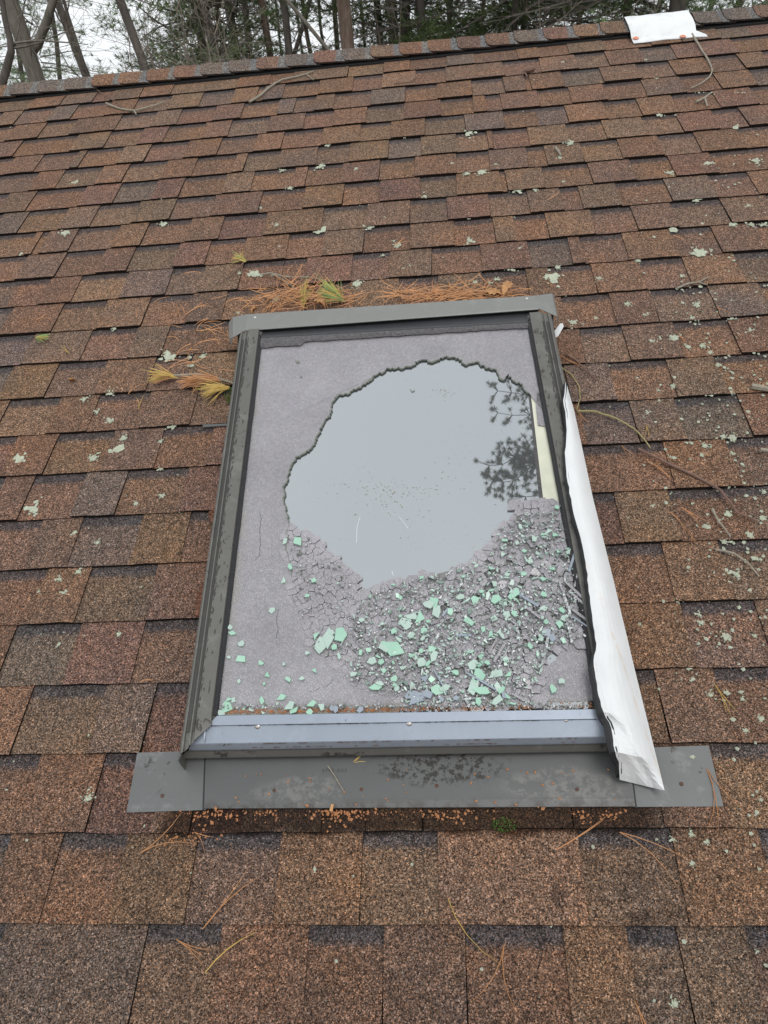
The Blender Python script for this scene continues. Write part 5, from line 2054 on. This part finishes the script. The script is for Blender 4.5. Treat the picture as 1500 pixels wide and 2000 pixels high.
def tree(name, label, cat, group, xb, yb, xt, yt, wpx, Y, bark, H=15.0, crown=None, bare=0, seed=0, z_b=(4.5, 10.0)):
    a, b, dist = trunk_line(xb, yb, xt, yt, Y)
    d = (b - a)
    d /= d.z
    foot = a - d * a.z
    rad = wpx * .5 * dist / FPX
    root = empty(name, foot, label, cat, group)
    r = random.Random(seed + int(xb))
    pts, rads = [], []
    n = 16
    for i in range(n + 1):
        z = H * i / n
        p = foot + d * z + Vector((r.gauss(0, .02), r.gauss(0, .02), 0)) * (1 if i else 0)
        pts.append(p)
        rads.append(rad * (1.25 - .25 * min(1, z / 4.5)) * (1 if z < 8 else max(.12, 1 - (z - 8) / (H - 8) * .88)))
    pts[0] -= Vector((0, 0, .15))
    mb = MB()
    mb.tube(pts, rads, 10)
    mb.build('trunk', M[bark], root, smooth=True)
    if crown is not None:
        for me, nm in zip(crown, ('crown', 'boughs')):
            o = bpy.data.objects.new(nm, me)
            link(o, root, foot)
            o.rotation_euler = (math.atan2(-d.y, 1), math.atan2(d.x, 1), r.uniform(0, 6.28))
    if bare:
        for k in range(bare):
            mb = MB()
            z = r.uniform(*z_b) if k < bare * .75 else r.uniform(z_b[1], H * .95)
            p = foot + d * z
            an = r.uniform(0, 6.28)
            branch(mb, p, Vector((math.cos(an), math.sin(an), r.uniform(-.1, .5))).normalized(), r.uniform(.9, 2.2), rad * r.uniform(.10, .28), 2, r)
            mb.build('branch', M['twig_bare'], root)
    return root, foot, d, rad


GT = 'bare trunks behind the ridge'
GP = 'pines behind the ridge'
big, foot, d, rad = tree('bare_tree', 'thick pale grey forked tree at the far left behind the ridge', 'tree', GT, 75, 165, 22, 0, 25, 13.0, 'bark_grey', 14, None, 9, 1)
mb = MB()
P = [sight(x, y, 13.0)[0] for x, y in ((56, 112), (74, 84), (92, 40), (107, -10))]
mb.tube(P + [P[-1] + Vector((.4, 0, 2.2)), P[-1] + Vector((.9, .2, 4.5))], [.07, .07, .066, .06, .04, .02], 9)
mb.build('fork', M['bark_grey'], big, smooth=True)
root = empty('bare_tree', sight(4, 165, 12)[0].xy.to_3d(), 'crooked dark tree cut by the left edge of the picture', 'tree', GT)
mb = MB()
P = [sight(x, y, 12.0)[0] for x, y in ((3, 168), (14, 130), (22, 100), (20, 78), (10, 40), (4, 0), (-6, -60))]
base = Vector((P[0].x - .1, P[0].y, -.1))
mb.tube([base, P[0].lerp(base, .4)] + P + [P[-1] + Vector((-.3, 0, 3))], [.10, .09, .07, .062, .055, .048, .042, .038, .034, .02], 8)
mb.build('trunk', M['bark_dark'], root, smooth=True)
mb = MB()
for (pp, dd) in (((22, 95), (.8, .1, .15)), ((24, 85), (.9, .0, -.12)), ((10, 40), (-.3, .1, .9)), ((14, 130), (.5, .2, .6))):
    branch(mb, sight(*pp, 12.0)[0], Vector(dd).normalized(), 1.1, .018, 2, rt)
mb.build('branches', M['bark_grey'], root)
tree('bare_tree', 'slim straight trunk right of the forked grey tree', 'tree', GT, 165, 150, 110, 0, 12, 16.0, 'bark_dark', 14, None, 10, 2)
tree('bare_tree', 'thin sapling crossing the slim trunk at the left', 'tree', GT, 174, 150, 124, 0, 5, 15.0, 'bark_dark', 11, None, 10, 3)
tree('bare_tree', 'dark smooth leaning trunk left of the pines', 'tree', GT, 283, 143, 232, 0, 14, 12.0, 'bark_dark', 15, None, 4, 4, (6.5, 11))
for i, (xb, yb, xt, w, Y, lab) in enumerate([
        (420, 122, 399, 13, 13.5, 'pine with a dark straight trunk, second of the pair in the middle left'),
        (400, 125, 381, 15, 14.5, 'pine with a thick dark trunk, first of the pair in the middle left'),
        (465, 118, 446, 14, 15.0, 'pine with a greenish grey trunk right of the pair'),
        (487, 115, 476, 11, 17.0, 'slender dark pine right of the greenish trunk')]):
    tree('pine_tree', lab, 'tree', GP, xb, yb, xt, 0, w, Y, 'bark_dark' if i != 2 else 'bark_grey', 16, CROWN_S[i % 2], 0, i)
for i, (xb, yb, xt, w, Y, bark, lab) in enumerate([
        (528, 112, 508, 11, 14, 'bark_brown', 'brown trunk, first in the row of slim trunks in the middle'),
        (568, 108, 550, 12, 13, 'bark_dark', 'dark trunk, second in the row of slim trunks in the middle'),
        (574, 110, 603, 7, 14, 'bark_dark', 'trunk leaning right across the row of slim trunks'),
        (607, 105, 590, 7, 17, 'bark_brown', 'narrow trunk, third in the row of slim trunks'),
        (633, 102, 621, 5, 15, 'bark_grey', 'pale narrow trunk, fourth in the row of slim trunks'),
        (648, 104, 560, 6, 12, 'bark_grey', 'long pale stem leaning far left in the middle'),
        (656, 100, 649, 8, 18, 'bark_dark', 'dark trunk, last in the row of slim trunks'),
        (683, 97, 673, 22, 12, 'bark_brown', 'thick brown trunk with torn bark in the middle'),
        (742, 90, 737, 11, 15, 'bark_dark', 'dark trunk right of the thick brown trunk'),
        (877, 76, 876, 7, 19, 'bark_dark', 'narrow dark trunk above the middle of the ridge'),
        (940, 70, 944, 6, 18, 'bark_brown', 'narrow brown trunk right of the middle'),
        (548, 110, 536, 4, 19, 'bark_dark', 'thinnest far trunk between the slim trunks'),
        (715, 93, 706, 5, 20, 'bark_dark', 'thin far trunk beside the thick brown trunk'),
        (590, 107, 575, 4, 21, 'bark_dark', 'thin far trunk behind the leaning stem')]):
    tree('bare_tree', lab, 'tree', GT, xb, yb, xt, 0, w, Y, bark, 13, None, 6 if w > 6 else 9, 40 + i)
for i, (xb, yb, xt, w, Y, lab) in enumerate([
        (770, 90, 764, 15, 14, 'pine, left one of three close trunks in the middle'),
        (793, 88, 789, 17, 14.5, 'pine, middle one of three close trunks in the middle'),
        (823, 83, 822, 15, 13.5, 'pine, right one of three close trunks in the middle'),
        (1003, 62, 1006, 12, 15, 'pine with a slim trunk right of the middle, left of two'),
        (1022, 60, 1024, 10, 16, 'pine with a slim trunk right of the middle, right of two'),
        (1226, 38, 1228, 13, 15, 'pine standing behind the white ridge patch'),
        (1320, 28, 1324, 26, 13, 'thick pine trunk at the right behind the ridge patch'),
        (1130, 50, 1134, 9, 17, 'pine left of the white ridge patch'),
        (1440, 15, 1448, 12, 16, 'pine at the far right behind the ridge')]):
    tree('pine_tree', lab, 'tree', GP, xb, yb, xt, 0, w, Y, 'bark_dark', 16, CROWN_S[i % 2] if i < 3 else CROWNS[(i + 1) % 3], 0, 70 + i)
for i, (xb, yb, xt, w, Y, lab) in enumerate([
        (45, 168, 20, 7, 20, 'far pine behind the forked grey tree'),
        (120, 160, 100, 7, 22, 'far pine behind the slim trunk at the left'),
        (440, 125, 420, 8, 22, 'far pine behind the middle left pines'),
        (880, 75, 878, 8, 21, 'far pine behind the middle of the ridge'),
        (1075, 58, 1080, 8, 20, 'far pine between the slim pines and the patch'),
        (1280, 35, 1288, 8, 21, 'far pine right behind the white patch'),
        (1385, 25, 1395, 8, 20, 'far pine near the right corner'),
        (1490, 15, 1500, 8, 21, 'far pine cut by the right edge'),]):
    tree('pine_tree', lab, 'tree', 'far pines', xb, yb, xt, 0, w, Y, 'bark_dark', 15, FARC[i % 2], 0, 90 + i)
# leafless brush: every clump a shrub of its own
for i, (x, y, Y, h, lab) in enumerate([ (300, 142, 12.2, 6.0, 'bare brush right of the leaning trunk'), (345, 138, 12.8, 6.2, 'dense grey brush before the middle left pines'), (445, 122, 12.0, 5.8, 'bare brush between the middle left pines'), (720, 95, 13.0, 6.2, 'bare brush right of the thick brown trunk'), (1090, 56, 12.5, 6.4, 'bare brush left of the white patch'), (1400, 22, 12.3, 6.4, 'bare brush right of the white patch'),]):
    p, dist = sight(x, y, Y)
    foot = Vector((p.x, p.y, 0))
    root = empty('bare_shrub', foot, lab, 'shrub', 'leafless brush behind the ridge')
    r = random.Random(200 + i)
    mb = MB()
    for k in range(8 if i in (1, 2) else 4):
        a = r.uniform(0, 6.28)
        q = foot + Vector((math.cos(a), math.sin(a), 0)) * r.uniform(.05, .5)
        top = q + Vector((r.gauss(0, .5), r.gauss(0, .4), h * r.uniform(.75, 1.05)))
        pts = [q.lerp(top, f) + Vector((r.gauss(0, .05), r.gauss(0, .05), 0)) for f in (0, .2, .4, .6, .75, .88, 1)]
        mb.tube(pts, [.022, .02, .017, .014, .011, .008, .004], 4, False)
        for m in range(6):
            c = pts[r.choice((3, 4, 4, 5, 5, 6))]
            branch(mb, c, Vector((r.gauss(0, .6), r.gauss(0, .6), r.uniform(.2, 1))).normalized(), r.uniform(.6, 1.3), .007, 2 if m % 2 else 1, r, .3, 3)
    mb.build('stems', M['twig_bare'], root)

# tall pine beside the house whose boughs hang over the roof (seen mirrored in the pane)
foot = Vector((4.6, 4.5, 0))
root = empty('pine_tree', foot, 'tall pine beside the house, its boughs mirrored in the glass', 'tree')
mb = MB()
mb.tube([foot + Vector((.02 * math.sin(i), .02 * math.cos(i * 1.7), 19.0 * i / 14 - .1)) for i in range(15)], [.19 * (1 - .85 * i / 14) + .01 for i in range(15)], 10)
mb.build('trunk', M['bark_dark'], root, smooth=True)
r = random.Random(4)
FV, FF = [], []
wood = MB()


def bough(p, tip, n, fat, dens):
    pts = [p.lerp(tip, i / n) + Vector((r.gauss(0, .04), r.gauss(0, .05), .25 * math.sin(math.pi * i / n) + r.gauss(0, .03))) for i in range(n + 1)]
    wood.tube(pts, [.03 * (1 - .8 * i / n) for i in range(n + 1)], 5, False)
    d = (tip - p).normalized()
    s = Vector((-d.y, d.x, 0))
    for i in range(int(n * .35), n + 1):
        for k in range(dens + (3 if n > 12 else 0)):
            sd = (s * r.choice((-1, 1)) * r.uniform(.4, 1) + d * r.uniform(.2, 1) + Vector((0, 0, r.gauss(0, .25)))).normalized()
            l2 = r.uniform(.15, fat) * (1.15 - .6 * i / n)
            e = pts[i] + sd * l2
            wood.tube([pts[i], e], [.008, .004], 3, False)
            for m in range(max(1, int(l2 / .13))):
                c = pts[i].lerp(e, (m + 1) / max(1, int(l2 / .13)))
                for b in range(34):
                    v = (sd + Vector((r.gauss(0, .8), r.gauss(0, .8), r.gauss(0, .7)))).normalized()
                    w = v.orthogonal().normalized() * .006
                    j = len(FV)
                    FV.extend((c - w, c + w, c + v * .10 * r.uniform(.7, 1.1)))
                    FF.append((j, j + 1, j + 2))


T0 = lambda z: foot + Vector((0, 0, z))
bough(T0(14.0), Vector((.66, 3.5, 15.1)), 18, .55, 6)
bough(T0(14.3), Vector((.72, 3.15, 15.3)), 18, .5, 6)
bough(T0(13.6), Vector((1.12, 2.75, 15.0)), 16, .45, 5)
bough(T0(14.6), Vector((1.0, 3.95, 15.5)), 16, .45, 5)
bough(T0(14.1), Vector((.95, 3.32, 15.6)), 17, .6, 6)
bough(T0(13.9), Vector((1.3, 3.6, 15.2)), 17, .6, 6)
bough(T0(14.9), Vector((1.02, 4.55, 15.5)), 15, .35, 4)
bough(T0(15.2), Vector((.92, 5.0, 15.4)), 15, .45, 5)
for z in np.arange(9.0, 18.6, .55):
    for k in range(4):
        a = r.uniform(-1.9, 1.9)
        L = 2.4 * (1 - .6 * (z - 9) / 10) * r.uniform(.7, 1.1)
        bough(T0(z), T0(z + .3) + Vector((math.cos(a) * L, math.sin(a) * L, 0)), 9, .5, 2)
o = bpy.data.objects.new('crown', mesh('crown', FV, FF, M['foliage']))
link(o, root, (0, 0, 0))
o.location = -foot
wood.build('boughs', M['bark_dark'], root)
